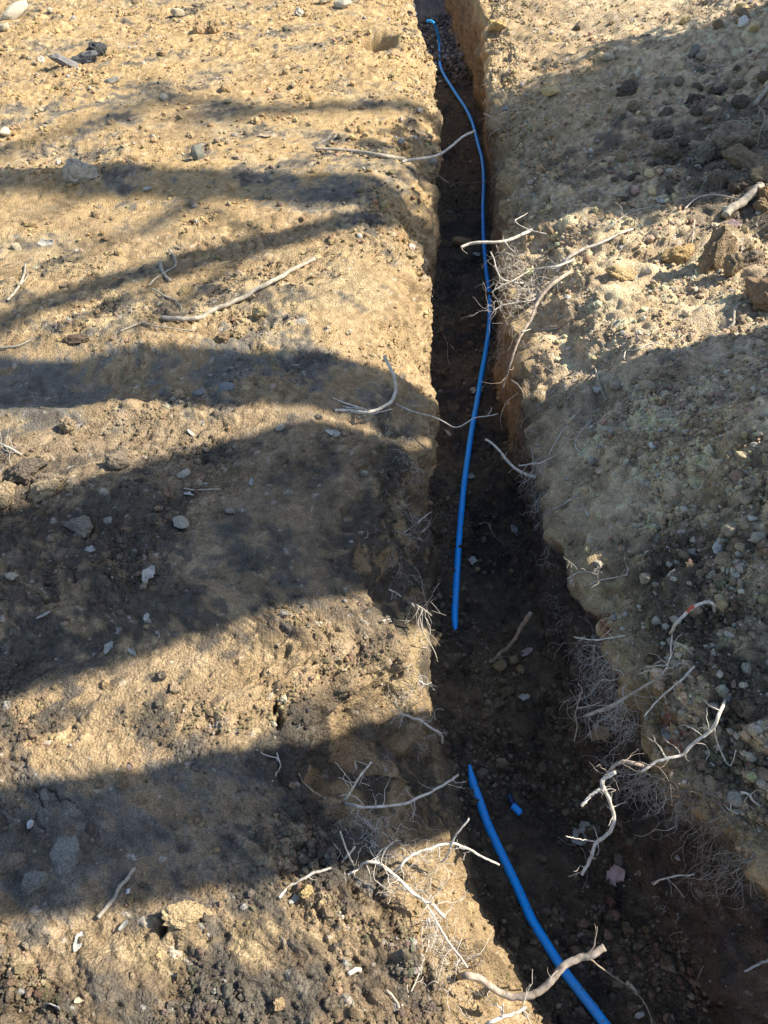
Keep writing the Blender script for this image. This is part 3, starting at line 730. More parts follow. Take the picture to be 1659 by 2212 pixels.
OC, TN, GY_, DK, BR = (0.44, 0.31, 0.17), (0.37, 0.31, 0.22), (0.27, 0.26, 0.235), (0.14, 0.115, 0.09), (0.29, 0.215, 0.135)
PA, YE, RU = (0.50, 0.45, 0.36), (0.50, 0.37, 0.17), (0.30, 0.19, 0.105)
HERO = [  # name, category, px, py, width px, colour, mesh, (x, y, z) proportions, turn, sunk share, label
    ('clod', 'clod', 178, 378, 62, (.45, .41, .33), CLODS[0], (1, .8, .75), .3, .25, 'large grey rounded clod in the shade band on the left bank'),
    ('stone', 'stone', 429, 343, 36, (.15, .15, .12), ROCKS[1], (.9, .6, 1.1), .5, .2, 'dark greenish pointed stone on the sunlit left bank'),
    ('clod', 'clod', 150, 930, 44, (.34, .26, .17), CLODS[2], (.75, .7, 1.2), .2, .25, 'upright tan clod standing beside a lit ridge on the left bank'),
    ('stone', 'stone', 398, 1026, 46, (.34, .30, .23), ROCKS[3], (1, .7, .55), .2, .3, 'flat pale brown stone in shade above the round grey stone'),
    ('stone', 'stone', 389, 1131, 48, (.30, .27, .21), ROCKS[4], (.95, .9, .7), 1.0, .3, 'round grey stone half sunk in the dark crumbly soil'),
    ('clod', 'clod', 14, 1080, 70, (.33, .25, .15), CLODS[5], (.8, .9, .95), .3, .25, 'big ochre clod cut off by the left picture edge'),
    ('clod', 'clod', 100, 1058, 64, (.36, .28, .18), CLODS[6], (1.1, .7, .6), .1, .25, 'gravelly tan clod next to the big ochre clod at the left edge'),
    ('clod', 'clod', 105, 1035, 60, (.28, .22, .15), CLODS[1], (1.2, .5, .5), -.1, .3, 'long brown clod lying just above the gravelly tan one'),
    ('clod', 'clod', 178, 1140, 62, (.22, .19, .15), CLODS[3], (1.1, .8, .6), -.4, .3, 'lumpy grey-brown clod at the edge of the dark gravelly soil'),
    ('clod', 'clod', 250, 1000, 58, (.20, .16, .115), CLODS[4], (1, .8, .7), .4, .3, 'dark broken clod below the upright tan one'),
    ('clod', 'clod', 55, 1020, 74, (.13, .105, .08), CLODS[7], (1.2, .8, .7), .3, .3, 'dark rotten clod behind the big ochre clod at the left edge'),
    ('clod', 'clod', 218, 122, 40, (.06, .06, .062), CLODS[2], (1, .9, .95), .1, .15, 'black charred lump at the top of the ashy strip'),
    ('clod', 'clod', 190, 133, 50, (.12, .12, .12), CLODS[3], (1.2, .7, .6), .3, .25, 'grey ashy lump beside the black charred lump'),
    ('clod', 'clod', 150, 143, 56, (.22, .21, .20), CLODS[5], (1.4, .5, .4), .25, .3, 'pale ashy lump at the low end of the ashy strip'),
    ('stone', 'stone', 40, 40, 62, (.52, .45, .33), ROCKS[0], (1.3, .5, .6), .55, .2, 'long pale block of stone in the top left corner'),
    ('stone', 'stone', 12, 65, 30, (.42, .36, .25), ROCKS[2], (1, .8, .7), .5, .25, 'small stone at the lower end of the long pale block'),
    ('stone', 'stone', 740, 14, 42, (.50, .44, .32), ROCKS[5], (1.2, .7, .6), .1, .2, 'pale square-edged stone at the top beside the trench'),
    ('stone', 'stone', 705, 4, 40, (.44, .38, .27), ROCKS[6], (1.2, .7, .6), .6, .2, 'tan stone left of the pale square-edged one at the top'),
    ('stone', 'stone', 386, 36, 36, (.42, .36, .25), ROCKS[7], (1, .8, .7), .1, .2, 'tan angular stone near the top of the left bank'),
    ('clod', 'clod', 437, 72, 34, OC, CLODS[0], (1, .8, .8), .3, .25, 'ochre clod in the row below the tan angular stone'),
    ('clod', 'clod', 468, 66, 32, OC, CLODS[6], (.8, .8, 1), .7, .25, 'ochre clod at the right end of the row of two'),
    ('stone', 'stone', 243, 178, 34, (.26, .24, .20), ROCKS[1], (1.2, .7, .5), .2, .3, 'grey slab of stone below the ashy strip'),
    ('stone', 'stone', 12, 290, 28, (.46, .40, .29), ROCKS[4], (1, .9, .9), .2, .2, 'pale square stone at the left edge above the upper shade band'),
    ('stone', 'stone', 493, 222, 24, (.46, .37, .22), ROCKS[2], (1.1, .8, .6), .2, .2, 'small yellow-brown pebble in the soft upper shade'),
    ('stone', 'stone', 36, 537, 26, (.40, .33, .22), ROCKS[5], (1.1, .8, .7), .2, .25, 'tan stone in the sun at the left edge'),
    ('clod', 'clod', 165, 735, 44, (.14, .10, .07), CLODS[1], (1.2, .6, .55), .1, .3, 'dark brown clod alone above the wide shade'),
    ('clod', 'clod', 560, 680, 40, (.36, .28, .15), CLODS[4], (1, .7, .8), .1, .25, 'yellow-brown clod beside the long stick'),
    ('clod', 'clod', 515, 725, 44, (.40, .30, .17), CLODS[7], (1, .7, .8), .6, .25, 'knobbly ochre clod below the long stick'),
    ('clod', 'clod', 485, 735, 36, (.24, .17, .10), CLODS[2], (1, .7, .8), .6, .25, 'brown clod left of the knobbly ochre one'),
    ('stone', 'stone', 488, 838, 44, (.16, .17, .17), ROCKS[6], (1.2, .8, .5), .2, .35, 'smooth blue-grey stone lying in the shade'),
    ('stone', 'stone', 430, 850, 30, (.15, .155, .155), ROCKS[0], (1.1, .8, .5), .4, .35, 'smaller blue-grey stone left of the smooth one'),
    ('stone', 'stone', 605, 925, 26, (.28, .25, .2), ROCKS[3], (1.1, .8, .7), .4, .3, 'grey-brown cobble alone on the shaded left bank'),
    ('stone', 'stone', 30, 1247, 32, (.30, .26, .20), ROCKS[7], (1, .8, .7), .4, .3, 'brown pebble at the left edge of the dark soil'),
    ('stone', 'stone', 66, 1785, 24, (.42, .42, .41), ROCKS[2], (.8, .9, .8), .2, .25, 'white oval pebble in the near shade at the left'),
    ('stone', 'stone', 278, 1925, 14, (.50, .50, .50), ROCKS[4], (.9, .8, .8), .2, .25, 'white pebble beside the pale crooked root near the camera'),
    ('clod', 'clod', 25, 1870, 60, (.19, .155, .115), CLODS[3], (1.2, .8, .7), .5, .3, 'dark crumbly clod at the left edge in the near shade'),
    ('clod', 'clod', 75, 1900, 60, (.20, .19, .165), CLODS[0], (1, .9, .5), .3, .42, 'smooth grey clay lump in the near shade'),
    ('clod', 'clod', 140, 1855, 76, (.21, .20, .175), CLODS[6], (.9, 1.1, .35), .1, .47, 'broad smeared clay plate in the near shade'),
    ('clod', 'clod', 660, 1928, 34, YE, CLODS[5], (.8, .8, .8), .3, .25, 'yellow clod at the foot of the root on the near left bank'),
    ('stone', 'stone', 735, 2138, 26, (.30, .20, .13), ROCKS[6], (.8, .9, .8), .2, .25, 'reddish brown pebble on the dark near crumbs'),
    ('clod', 'clod', 715, 2160, 40, (.15, .12, .085), CLODS[4], (1, .9, .7), .2, .3, 'dark crumb beside the reddish pebble'),
    ('clod', 'clod', 400, 1985, 72, (.46, .34, .19), CLODS[7], (1.4, .8, .5), .0, .4, 'broad ochre lump with a deep hollow at its side'),
    # right bank
    ('stone', 'stone', 1192, 202, 40, YE, ROCKS[5], (1.2, .7, .6), .1, .2, 'flat yellow stone on the sunlit right bank'),
    ('clod', 'clod', 1078, 62, 40, (.50, .36, .16), CLODS[1], (1.1, .8, .7), .1, .3, 'yellow clod jutting over the far trench edge'),
    ('clod', 'clod', 1360, 197, 46, DK, CLODS[2], (1, .9, .8), .4, .25, 'black clod alone in the middle of the right bank'),
    ('stone', 'stone', 1330, 202, 32, (.32, .26, .17), ROCKS[0], (1, .8, .7), .4, .25, 'brown stone touching the lone black clod'),
    ('clod', 'clod', 1310, 130, 40, (.36, .32, .24), ROCKS[3], (1, .8, .6), .4, .3, 'pale flat stone in the right bank shade'),
    ('stone', 'stone', 1498, 118, 34, (.18, .165, .14), ROCKS[6], (.9, .8, .9), .4, .2, 'dark grey angular stone at the edge of the heap'),
    ('stone', 'stone', 1515, 130, 30, (.26, .21, .15), ROCKS[2], (.9, .8, .9), .9, .25, 'brown stone leaning on the dark grey angular one'),
    ('stone', 'stone', 1478, 52, 28, YE, ROCKS[1], (1.1, .8, .8), .4, .2, 'yellow stone at the top of the heap'),
    ('stone', 'stone', 1612, 52, 34, (.58, .55, .48), ROCKS[4], (.9, .7, .9), .4, .15, 'whitest stone in the sun at the top right'),
    ('stone', 'stone', 1628, 66, 34, (.50, .40, .22), ROCKS[7], (.9, .7, .9), 1.4, .15, 'yellow stone in front of the whitest stone'),
    ('stone', 'stone', 1600, 25, 34, (.46, .35, .18), ROCKS[5], (1.1, .7, .8), .4, .2, 'ochre stone behind the whitest stone'),
    ('clod', 'clod', 1595, 228, 40, DK, CLODS[3], (1, .8, .8), .4, .2, 'black clod highest on the dark heap'),
    ('clod', 'clod', 1545, 205, 36, (.10, .085, .065), CLODS[5], (1.1, .8, .7), .4, .25, 'dark clod left of the highest black one'),
    ('clod', 'clod', 1500, 222, 36, (.11, .09, .07), CLODS[0], (1.2, .7, .7), .4, .25, 'dark clod at the left foot of the heap'),
    ('clod', 'clod', 1435, 295, 42, (.12, .095, .07), CLODS[6], (1.1, .8, .7), .4, .25, 'dark brown clod on the shaded gravel left of the heap'),
    ('clod', 'clod', 1470, 312, 34, (.13, .11, .085), CLODS[4], (1, .8, .7), .4, .25, 'dark clod right beside the dark brown one'),
    ('clod', 'clod', 1455, 340, 44, (.15, .12, .08), CLODS[7], (1, .9, .8), .8, .25, 'round brown clod in the middle of the right shade'),
    ('clod', 'clod', 1370, 385, 30, (.08, .07, .055), CLODS[2], (1.1, .8, .6), .4, .3, 'small black clod in the right shade'),
    ('clod', 'clod', 1585, 318, 96, (.27, .22, .16), CLODS[1], (1, .8, .9), .2, .25, 'big pitted brown boulder of earth on the heap'),
    ('clod', 'clod', 1520, 345, 60, (.23, .2, .15), CLODS[0], (1.1, .8, .8), .9, .25, 'brown boulder of earth left of the big pitted one'),
    ('clod', 'clod', 1612, 362, 84, (.27, .21, .135), CLODS[5], (1.3, .7, .6), -.3, .25, 'long smooth boulder of earth below the big pitted one'),
    ('clod', 'clod', 1650, 385, 66, (.24, .2, .14), CLODS[3], (1, .8, .9), .3, .25, 'boulder of earth cut off by the right edge'),
    ('clod', 'clod', 1590, 400, 44, (.15, .12, .09), CLODS[6], (1, .8, .7), .3, .25, 'clod under the long smooth boulder'),
    ('clod', 'clod', 1648, 425, 44, (.24, .15, .08), CLODS[4], (1, .8, .8), .3, .25, 'reddish crumbly clod behind the stout pale stick'),
    ('clod', 'clod', 1645, 450, 40, (.26, .19, .11), CLODS[7], (1, .8, .8), 1.3, .25, 'brown clod right of the stout pale stick'),
    ('clod', 'clod', 1470, 553, 60, (.44, .30, .14), CLODS[2], (1.2, .7, .6), .2, .3, 'orange-ochre clod in the sunlit gravel'),
    ('clod', 'clod', 1338, 595, 56, (.46, .34, .18), CLODS[5], (1.2, .7, .5), .1, .3, 'ochre clod below the white branching root'),
    ('clod', 'clod', 1550, 575, 88, (.27, .20, .125), CLODS[0], (.75, .6, 1.25), .2, .2, 'tall split brown clod standing upright'),
    ('clod', 'clod', 1585, 590, 60, (.25, .19, .12), CLODS[3], (.7, .7, 1.1), .9, .2, 'split-off half of the tall brown clod'),
    ('clod', 'clod', 1620, 570, 70, (.23, .18, .125), CLODS[6], (1, .8, .7), .4, .25, 'pitted clod between the tall split clod and the right edge'),
    ('clod', 'clod', 1645, 645, 120, (.30, .205, .125), CLODS[4], (1, .9, .75), .3, .3, 'large smooth orange-brown block at the right edge'),
    ('stone', 'stone', 1600, 690, 28, (.28, .22, .15), ROCKS[1], (1, .9, .8), .3, .3, 'brown pebble left of the large smooth block'),
    ('stone', 'stone', 1330, 835, 34, (.30, .25, .18), ROCKS[3], (.9, .9, .8), .3, .3, 'brown cobble in the shaded gravel'),
    ('stone', 'stone', 1400, 835, 36, (.33, .27, .18), ROCKS[0], (1.2, .7, .7), -.3, .3, 'tan cobble right of the brown cobble'),
    ('stone', 'stone', 1290, 845, 28, (.36, .34, .30), ROCKS[2], (1, .8, .8), .3, .3, 'pale square stone left of the brown cobble'),
    ('stone', 'stone', 1612, 990, 50, (.34, .28, .18), ROCKS[7], (1.4, .7, .6), .3, .3, 'tan slab near the right edge in the gravel'),
    ('stone', 'stone', 1414, 964, 22, (.56, .58, .55), ROCKS[5], (1, .8, .7), .3, .2, 'white angular stone on the shaded right bank'),
    ('stone', 'stone', 1435, 930, 26, (.46, .48, .48), ROCKS[4], (1.4, .6, .5), .3, .25, 'whitish flat sliver above the white angular stone'),
    ('stone', 'stone', 1395, 1250, 40, (.30, .25, .17), ROCKS[6], (.8, .8, .9), .3, .3, 'grey-brown cobble upslope of the hooked root'),
    ('stone', 'stone', 1448, 1103, 38, (.34, .27, .18), ROCKS[1], (.8, .8, .9), .3, .3, 'squarish tan cobble above the cobble on the slope'),
    ('stone', 'stone', 1580, 1145, 44, (.30, .25, .17), ROCKS[0], (1, .8, .8), .3, .3, 'brown cobble in the dark soil at the right'),
    ('stone', 'stone', 1610, 1085, 38, (.34, .26, .16), ROCKS[2], (1.1, .8, .7), .3, .3, 'ochre cobble above the brown one at the right'),
    ('stone', 'stone', 1645, 1165, 50, (.30, .26, .19), ROCKS[3], (1.1, .9, .7), .3, .3, 'grey-tan block at the right edge'),
    ('stone', 'stone', 1555, 1180, 38, (.38, .37, .34), ROCKS[4], (1, .8, .7), .3, .3, 'pale grey pebble below the brown cobble at the right'),
    ('stone', 'stone', 1600, 1185, 32, (.38, .30, .18), ROCKS[5], (1, .8, .8), .3, .3, 'yellow-brown pebble right of the pale grey one'),
    ('stone', 'stone', 1588, 1230, 24, (.44, .40, .30), ROCKS[6], (1.2, .8, .8), .3, .3, 'small cream pebble low on the right bank'),
    # trench floor
    ('stone', 'stone', 1079, 1443, 34, (.25, .18, .10), ROCKS[0], (1.1, .8, .8), .1, .15, 'left of the cluster of brown stones on the trench floor'),
    ('stone', 'stone', 1108, 1430, 30, (.24, .175, .10), ROCKS[3], (1, .9, .9), .6, .15, 'round stone at the back of the cluster on the trench floor'),
    ('stone', 'stone', 1123, 1447, 24, (.24, .17, .095), ROCKS[4], (1, .9, .8), .9, .15, 'stone at the right of the cluster on the trench floor'),
    ('stone', 'stone', 1080, 1427, 20, (.21, .155, .09), ROCKS[2], (1, .9, .8), .9, .2, 'small stone behind the left stone of the cluster'),
    ('stone', 'stone', 1110, 1458, 14, (.22, .16, .09), ROCKS[5], (.8, 1, .8), .4, .2, 'smallest stone in front of the cluster on the trench floor'),
    ('clod', 'clod', 1090, 1492, 34, (.20, .15, .09), CLODS[1], (1.1, .8, .7), .3, .25, 'brown clod just in front of the stone cluster'),
    ('clod', 'clod', 1070, 1522, 34, (.19, .145, .09), CLODS[4], (1.2, .8, .6), .3, .3, 'flat clod further in front of the stone cluster'),
    ('stone', 'stone', 1030, 1232, 16, (.28, .21, .11), ROCKS[6], (1.1, .8, .8), .3, .2, 'yellow pebble right of the blue pipe on the floor'),
    ('stone', 'stone', 1104, 1236, 15, (.28, .21, .11), ROCKS[7], (1.1, .8, .8), .3, .2, 'yellow pebble near the right wall on the floor'),
    ('clod', 'clod', 1447, 2079, 36, (.20, .155, .095), CLODS[2], (1, .9, .75), .3, .2, 'round crumbly clod on the near trench floor'),
    ('clod', 'clod', 1346, 2070, 20, (.18, .135, .085), CLODS[6], (1, .9, .75), .3, .2, 'small clod beside the tip of the thick crossing root'),
    ('stone', 'stone', 1000, 530, 42, (.30, .19, .10), ROCKS[1], (1.4, .8, .6), .2, .25, 'brown flat stone under the crossing root tip on the floor'),
    ('stone', 'stone', 1105, 668, 0.1, (.3, .2, .1), ROCKS[1], (1, 1, 1), 0, .5, ''),
]
for k, (nm, ct, px, py, w, colr, me, asp, rz, sink, lab) in enumerate(HERO):
    if not lab: continue
    put_rock(nm, lab, ct, px, py, w, colr, me, asp, rz, sink, seed=k)

# lesser clods: each is told apart by its look and by what it lies beside
MARKS = [(178, 378, 'the large grey clod'), (429, 343, 'the dark pointed stone'), (150, 930, 'the upright tan clod'), (398, 1026, 'the flat pale brown stone'), (389, 1131, 'the round grey stone'), (60, 1060, 'the big clods at the left edge'),
         (178, 1140, 'the lumpy grey-brown clod'), (218, 122, 'the black charred lump'), (150, 143, 'the pale ashy lump'), (40, 40, 'the long pale stone block'), (740, 14, 'the pale square-edged stone'), (386, 36, 'the tan angular stone'), (450, 70, 'the pair of ochre clods'),
         (243, 178, 'the grey stone slab'), (12, 290, 'the pale square stone'), (493, 222, 'the yellow-brown pebble'), (820, 100, 'the hole by the far trench edge'), (165, 735, 'the lone dark brown clod'), (500, 650, 'the long grey stick'), (515, 725, 'the knobbly ochre clod'), (488, 838, 'the blue-grey stone'),
         (360, 590, 'the short dark twig'), (35, 620, 'the forked twig'), (760, 335, 'the half-buried grey stick'), (820, 860, 'the curled cream root'), (321, 1243, 'the big grey leaf'), (97, 1333, 'the upright leaf scrap'), (250, 1405, 'the leaf at the shade border'), (605, 1535, 'the deep crack'), (718, 937, 'the pale leaf by the roots'),
         (590, 1650, 'the hooked white root'), (780, 1740, 'the long smooth root'), (250, 1930, 'the pale crooked root'), (130, 1870, 'the clay plate'), (400, 1985, 'the broad ochre lump'), (660, 1928, 'the yellow clod'), (170, 2040, 'the curled silver leaf'), (150, 2168, 'the leaves by the bottom edge'), (735, 2138, 'the reddish pebble'), (770, 2104, 'the short white stick'), (66, 1785, 'the white oval pebble'), (560, 1230, 'the smeared patch of shade'),
         (1192, 202, 'the flat yellow stone'), (1360, 197, 'the lone black clod'), (1310, 130, 'the pale flat stone'), (1505, 122, 'the dark grey angular stone'), (1478, 52, 'the yellow stone on the heap'), (1612, 52, 'the whitest stone'), (1595, 228, 'the highest black clod'), (1500, 222, 'the clod at the foot of the heap'), (1435, 295, 'the dark brown clod'), (1455, 340, 'the round brown clod'), (1370, 385, 'the small black clod'), (1585, 318, 'the big pitted boulder'),
         (1612, 362, 'the long smooth boulder'), (1078, 62, 'the jutting yellow clod'), (1600, 440, 'the stout pale stick'), (1470, 553, 'the orange-ochre clod'), (1338, 595, 'the ochre clod by the root'), (1550, 575, 'the tall split clod'), (1645, 645, 'the large smooth block'), (1300, 530, 'the bleached root'), (1330, 835, 'the brown cobble'), (1300, 830, 'the curved grey root'), (1400, 750, 'the looping thin root'), (1612, 990, 'the tan slab'), (1414, 964, 'the white angular stone'),
         (1395, 1250, 'the cobble above the hooked root'), (1448, 1103, 'the squarish tan cobble'), (1580, 1145, 'the brown cobble in dark soil'), (1645, 1165, 'the grey-tan block'), (1588, 1230, 'the small cream pebble'), (1260, 940, 'the crooked thin root'), (1210, 1100, 'the root sprig on the smooth slope'),
         (965, 938, 'the leaf behind the sagging root'), (1000, 530, 'the flat stone under the root tip'), (1015, 394, 'the thin brown root'), (1060, 655, 'the pipe below the root mass'), (967, 750, 'the wavy thin root'), (1110, 1150, 'the torn leaf near the wall'), (1060, 1150, 'the thin curled root'), (1030, 1232, 'the yellow pebble by the pipe'), (983, 1360, 'the torn pipe end'), (1100, 1440, 'the stone cluster'), (1110, 1380, 'the standing stick'),
         (1014, 1653, 'the pinched pipe end'), (1115, 1745, 'the pipe offcut'), (1252, 1797, 'the broad grey leaf'), (1330, 1890, 'the pinkish leaf'), (1447, 2079, 'the round crumbly clod'), (1366, 2134, 'the wood splinter'), (1280, 2065, 'the crossing root tip'), (1132, 1507, 'the blue-grey leaf scrap'), (1070, 1522, 'the flat clod'), (1215, 2095, 'the near pipe under the crossing root'), (1020, 846, 'the leaf left of the pipe')]
g_ = np.random.default_rng(77)
def cname(c):
    v = sum(c) / 3; warm = c[0] / max(c[2], .01)
    if v < .10: return 'blackish'
    if v < .16: return 'dark brown'
    if warm > 2.3: return 'ochre' if v > .22 else 'rusty'
    if v > .40: return 'pale'
    if warm < 1.25: return 'grey'
    return 'tan' if v > .26 else 'brown'
LESSER = [  # x0, x1, y0, y1, count, size range, colours, kind, group
    (10, 860, 15, 330, 40, (10, 26), (OC, TN, PA, OC), 'clod', 'clods on the far left bank'),
    (10, 850, 450, 740, 18, (10, 22), (OC, TN, BR), 'clod', 'clods on the middle left bank'),
    (10, 800, 900, 1400, 30, (11, 28), (TN, BR, (.25, .225, .185), (.24, .2, .15)), 'clod', 'clods on the shaded left bank'),
    (10, 900, 1420, 2190, 30, (14, 34), (BR, OC, (.24, .18, .11), (.16, .13, .1)), 'clod', 'clods on the near left bank'),
    (1120, 1650, 20, 430, 34, (12, 34), (TN, BR, OC, (.13, .11, .08)), 'clod', 'clods on the far right bank'),
    (1200, 1650, 450, 800, 40, (10, 26), (TN, PA, BR), 'stone', 'stones on the middle right bank'),
    (1260, 1650, 820, 1350, 44, (11, 28), (TN, GY_, BR, PA), 'stone', 'stones on the shaded right bank'),
    (1400, 1655, 150, 430, 34, (20, 52), ((.16, .135, .10), (.20, .165, .12), (.25, .2, .14)), 'clod', 'clods of the dark heap'),
    (940, 1120, 300, 1300, 20, (9, 20), ((.22, .155, .09), (.16, .12, .08)), 'clod', 'clods on the far trench floor'),
    (1020, 1400, 1330, 2190, 40, (11, 26), ((.22, .165, .1), (.17, .13, .085)), 'clod', 'clods on the near trench floor'),
]
used = set(); mark_p = [(hit(a, b)[0], t, a, b) for (a, b, t) in MARKS]
for (x0, x1, y0, y1, n, (s0, s1), cols, kind, grp) in LESSER:
    for k in range(n):
        px, py = g_.uniform(x0, x1), g_.uniform(y0, y1)
        p, nn = hit(px, py)
        w = s0 + (s1 - s0) * g_.random() ** 2
        c = np.array(cols[int(g_.integers(len(cols)))]) * g_.uniform(0.8, 1.2)
        mi = int(g_.integers(8)); a2, a3 = g_.uniform(.65, 1), g_.uniform(.55, .9)
        if ('floor' in grp) != (p.z < -0.5) or -0.5 <= p.z < -0.12: continue
        size = 'tiny' if w < s0 + .08 * (s1 - s0) else ('small' if w < s0 + .4 * (s1 - s0) else 'fist-sized')
        best = None
        for (mp, t, a, b) in sorted(mark_p, key=lambda m: (m[0] - p).length)[:4]:
            dx, dy = px - a, py - b
            rel = ('just ' if math.hypot(dx, dy) < 60 else 'some way ') + (('right of ' if dx > 0 else 'left of ') if abs(dx) > abs(dy) else ('below ' if dy > 0 else 'above ')) + t
            for lab in (f'{size} {cname(c)} {kind} {rel}',):
                if best is None or lab not in used:
                    if best is None or best in used: best = lab
            if best not in used: break
        if best in used: continue                      # nothing would tell it from its twin: leave it out
        used.add(best)
        put_rock(kind, best, kind, px, py, w, c, (CLODS if kind == 'clod' else ROCKS)[mi], (1, a2, a3), None, 0.3, 0.4, grp, seed=k)
# ------------------------------------------------------------------ the blue water pipe, its loose piece and the offcut
def world_pts(pts, lift=0.004):
    out = []
    for p in pts:
        if len(p) == 3: out.append(at_z(*p))
        else: out.append(hit(p[0], p[1], lift)[0])
    return [tuple(v) for v in out]

PIPE_LINES = []
def pipe(name, label, pts, R, end0=None, end1=None, group=None):
    W = spline(pts, 150)
    d = np.concatenate([[0], np.cumsum(np.linalg.norm(np.diff(W, axis=0), axis=1))])
    r = np.full(len(W), R)
    if end0: r = r * np.interp(d, [0, end0], [0.42, 1.0])
    if end1: r = r * np.interp(d[-1] - d, [0, end1], [0.38, 1.0])
    v, f = tube_arrays(W, r, 22, 0, False)
    me = bpy.data.meshes.new(name); me.from_pydata(v.tolist(), [], f); me.materials.append(M_PIPE)
    me.polygons.foreach_set('use_smooth', np.ones(len(me.polygons), bool)); me.update()
    o = link(name, me); tag(o, label, 'pipe', group)
    v2, f2 = tube_arrays(W, r * 0.8, 16, 0, False)
    me2 = bpy.data.meshes.new('bore'); me2.from_pydata(v2.tolist(), [], [q[::-1] for q in f2]); me2.materials.append(M_CORE); me2.update()
    link('bore', me2, o)
    F = []                                            # the ring that closes the wall at each cut end
    ring_v = []
    for e in (0, len(W) - 1):
        a = v[e * 22:(e + 1) * 22]; c = W[e]
        b = c + (a - c) * 0.78; k = len(ring_v)
        ring_v += a.tolist() + b.tolist()
        F += [(k + j, k + (j + 1) % 22, k + 22 + (j + 1) % 22, k + 22 + j) for j in range(22)]
    me3 = bpy.data.meshes.new('cut_end'); me3.from_pydata(ring_v, [], F); me3.materials.append(M_PIPE); me3.update()
    link('cut_end', me3, o)
    PIPE_LINES.append(W)
    return o
PR = 0.0125
def floor_pt(px, py, up=PR):
    p = at_z(px, py, -0.60)
    for _ in range(3):
        xc = np.interp(p.y, YS, .5 * (lfx + rfx)); q, n = drop(xc + (p.x - xc) * .55, p.y, -0.25)
        p = at_z(px, py, q.z + up)
    return p
def relax(P, n=16):
    P = [Vector(p) for p in P]
    for _ in range(n):
        z = [p.z for p in P]
        for i in range(1, len(P) - 1): P[i].z = (z[i - 1] + z[i] * 2 + z[i + 1]) / 4
    return P
far_px = [(949, 104), (950, 140), (958, 165), (985, 205), (1005, 235), (1020, 265), (1033, 310), (1041, 345), (1045, 390), (1043, 450), (1044, 510), (1049, 570), (1055, 620), (1058, 660), (1056, 710), (1049, 760), (1040, 810), (1030, 870), (1019, 930), (1010, 990), (1003, 1040), (997, 1100), (992, 1160), (988, 1220), (984, 1290), (982, 1335), (984, 1366)]
head = [at_z(922, 47, -.36), at_z(929, 45, -.35), at_z(936, 49, -.35), at_z(940, 55, -.38), at_z(947, 78, -.48)]
pipe('blue_pipe', 'long blue water pipe winding along the trench floor, torn at its near end', [tuple(p) for p in head + relax([floor_pt(*p) for p in far_px])], PR, None, 0.045)
near_px = [(1014, 1653), (1022, 1690), (1035, 1730), (1052, 1775), (1072, 1820), (1095, 1870), (1120, 1925), (1150, 1985), (1180, 2040), (1215, 2095), (1250, 2140), (1285, 2185), (1315, 2225), (1350, 2270), (1400, 2330)]
pipe('blue_pipe', 'shorter blue pipe with a pinched end running out at the bottom', [tuple(p) for p in relax([floor_pt(*p) for p in near_px])], PR * 1.03, 0.05, None)
oc = bpy.data.objects.new('pipe_offcut', None); COL.objects.link(oc); oc.location = floor_pt(1112, 1745, .01)
tag(oc, 'short blue pipe offcut with a dark sleeve lying beside the near pipe', 'pipe')
def offcut(name, a, b, R, mat):
    T = Tubes(); A, B = np.array(floor_pt(*a, .012)) - np.array(oc.location), np.array(floor_pt(*b, .014)) - np.array(oc.location)
    n = 8; P = A[None] + (B - A)[None] * np.linspace(0, 1, n)[:, None]
    prof = np.concatenate([P, P[::-1]]); rad = np.concatenate([np.full(n, R), np.full(n, R * .78)])
    v, f = tube_arrays(P, np.full(n, R), 16, 0, False); v2, f2 = tube_arrays(P, np.full(n, R * .78), 16, 0, False)
    k = len(v); F = f + [tuple(i + k for i in q)[::-1] for q in f2]
    for e in (0, n - 1): F += [(e * 16 + j, e * 16 + (j + 1) % 16, k + e * 16 + (j + 1) % 16, k + e * 16 + j) for j in range(16)]
    me = bpy.data.meshes.new(name); me.from_pydata(np.concatenate([v, v2]).tolist(), [], F); me.materials.append(mat)
    me.polygons.foreach_set('use_smooth', np.ones(len(me.polygons), bool)); me.update()
    link(name, me, oc)
M_PIPED = flat_mat('dark_blue_plastic', (0.012, 0.035, 0.10), 0.4)
offcut('barrel', (1108, 1740), (1125, 1757), 0.0105, M_PIPE)
offcut('sleeve', (1099, 1716), (1110, 1742), 0.0085, M_PIPED)

# earth banked against the pipes
g = np.random.default_rng(31); bp_, bs_ = [], []
for W in PIPE_LINES:
    ln = np.linalg.norm(np.diff(W, axis=0), axis=1); cl = np.concatenate([[0], np.cumsum(ln)])
    for k in range(int(cl[-1] * 150)):
        t = g.random() * cl[-1]; c = np.array([np.interp(t, cl, W[:, q]) for q in range(3)])
        if c[2] > -.5 or vnoise(np.array([t * 5.]), np.array([.5]), 9)[0] < -.12: continue
        s_ = g.choice((-1, 1)); z_ = math.exp(g.normal(math.log(.005), .45)); off = PR + abs(g.normal()) * .012 + z_ * .3
        q_, n_ = drop(c[0] + s_ * off, c[1], -.3)
        if q_.z > -.5: continue
        bp_.append((q_.x, q_.y, q_.z + z_ * .4 + max(0, .008 - abs(off - PR)) * .8)); bs_.append(z_)
n_ = len(bp_); cc_ = np.array((.15, .115, .075))[None] * g.uniform(.6, 1.4, (n_, 1))
tag(link('pipe_bedding_crumbs', crumb_mesh('pipe_bedding_crumbs', np.array(bp_), np.array(bs_), cc_, g)), 'dark crumbs of earth banked along the blue pipes', 'soil', kind='stuff')

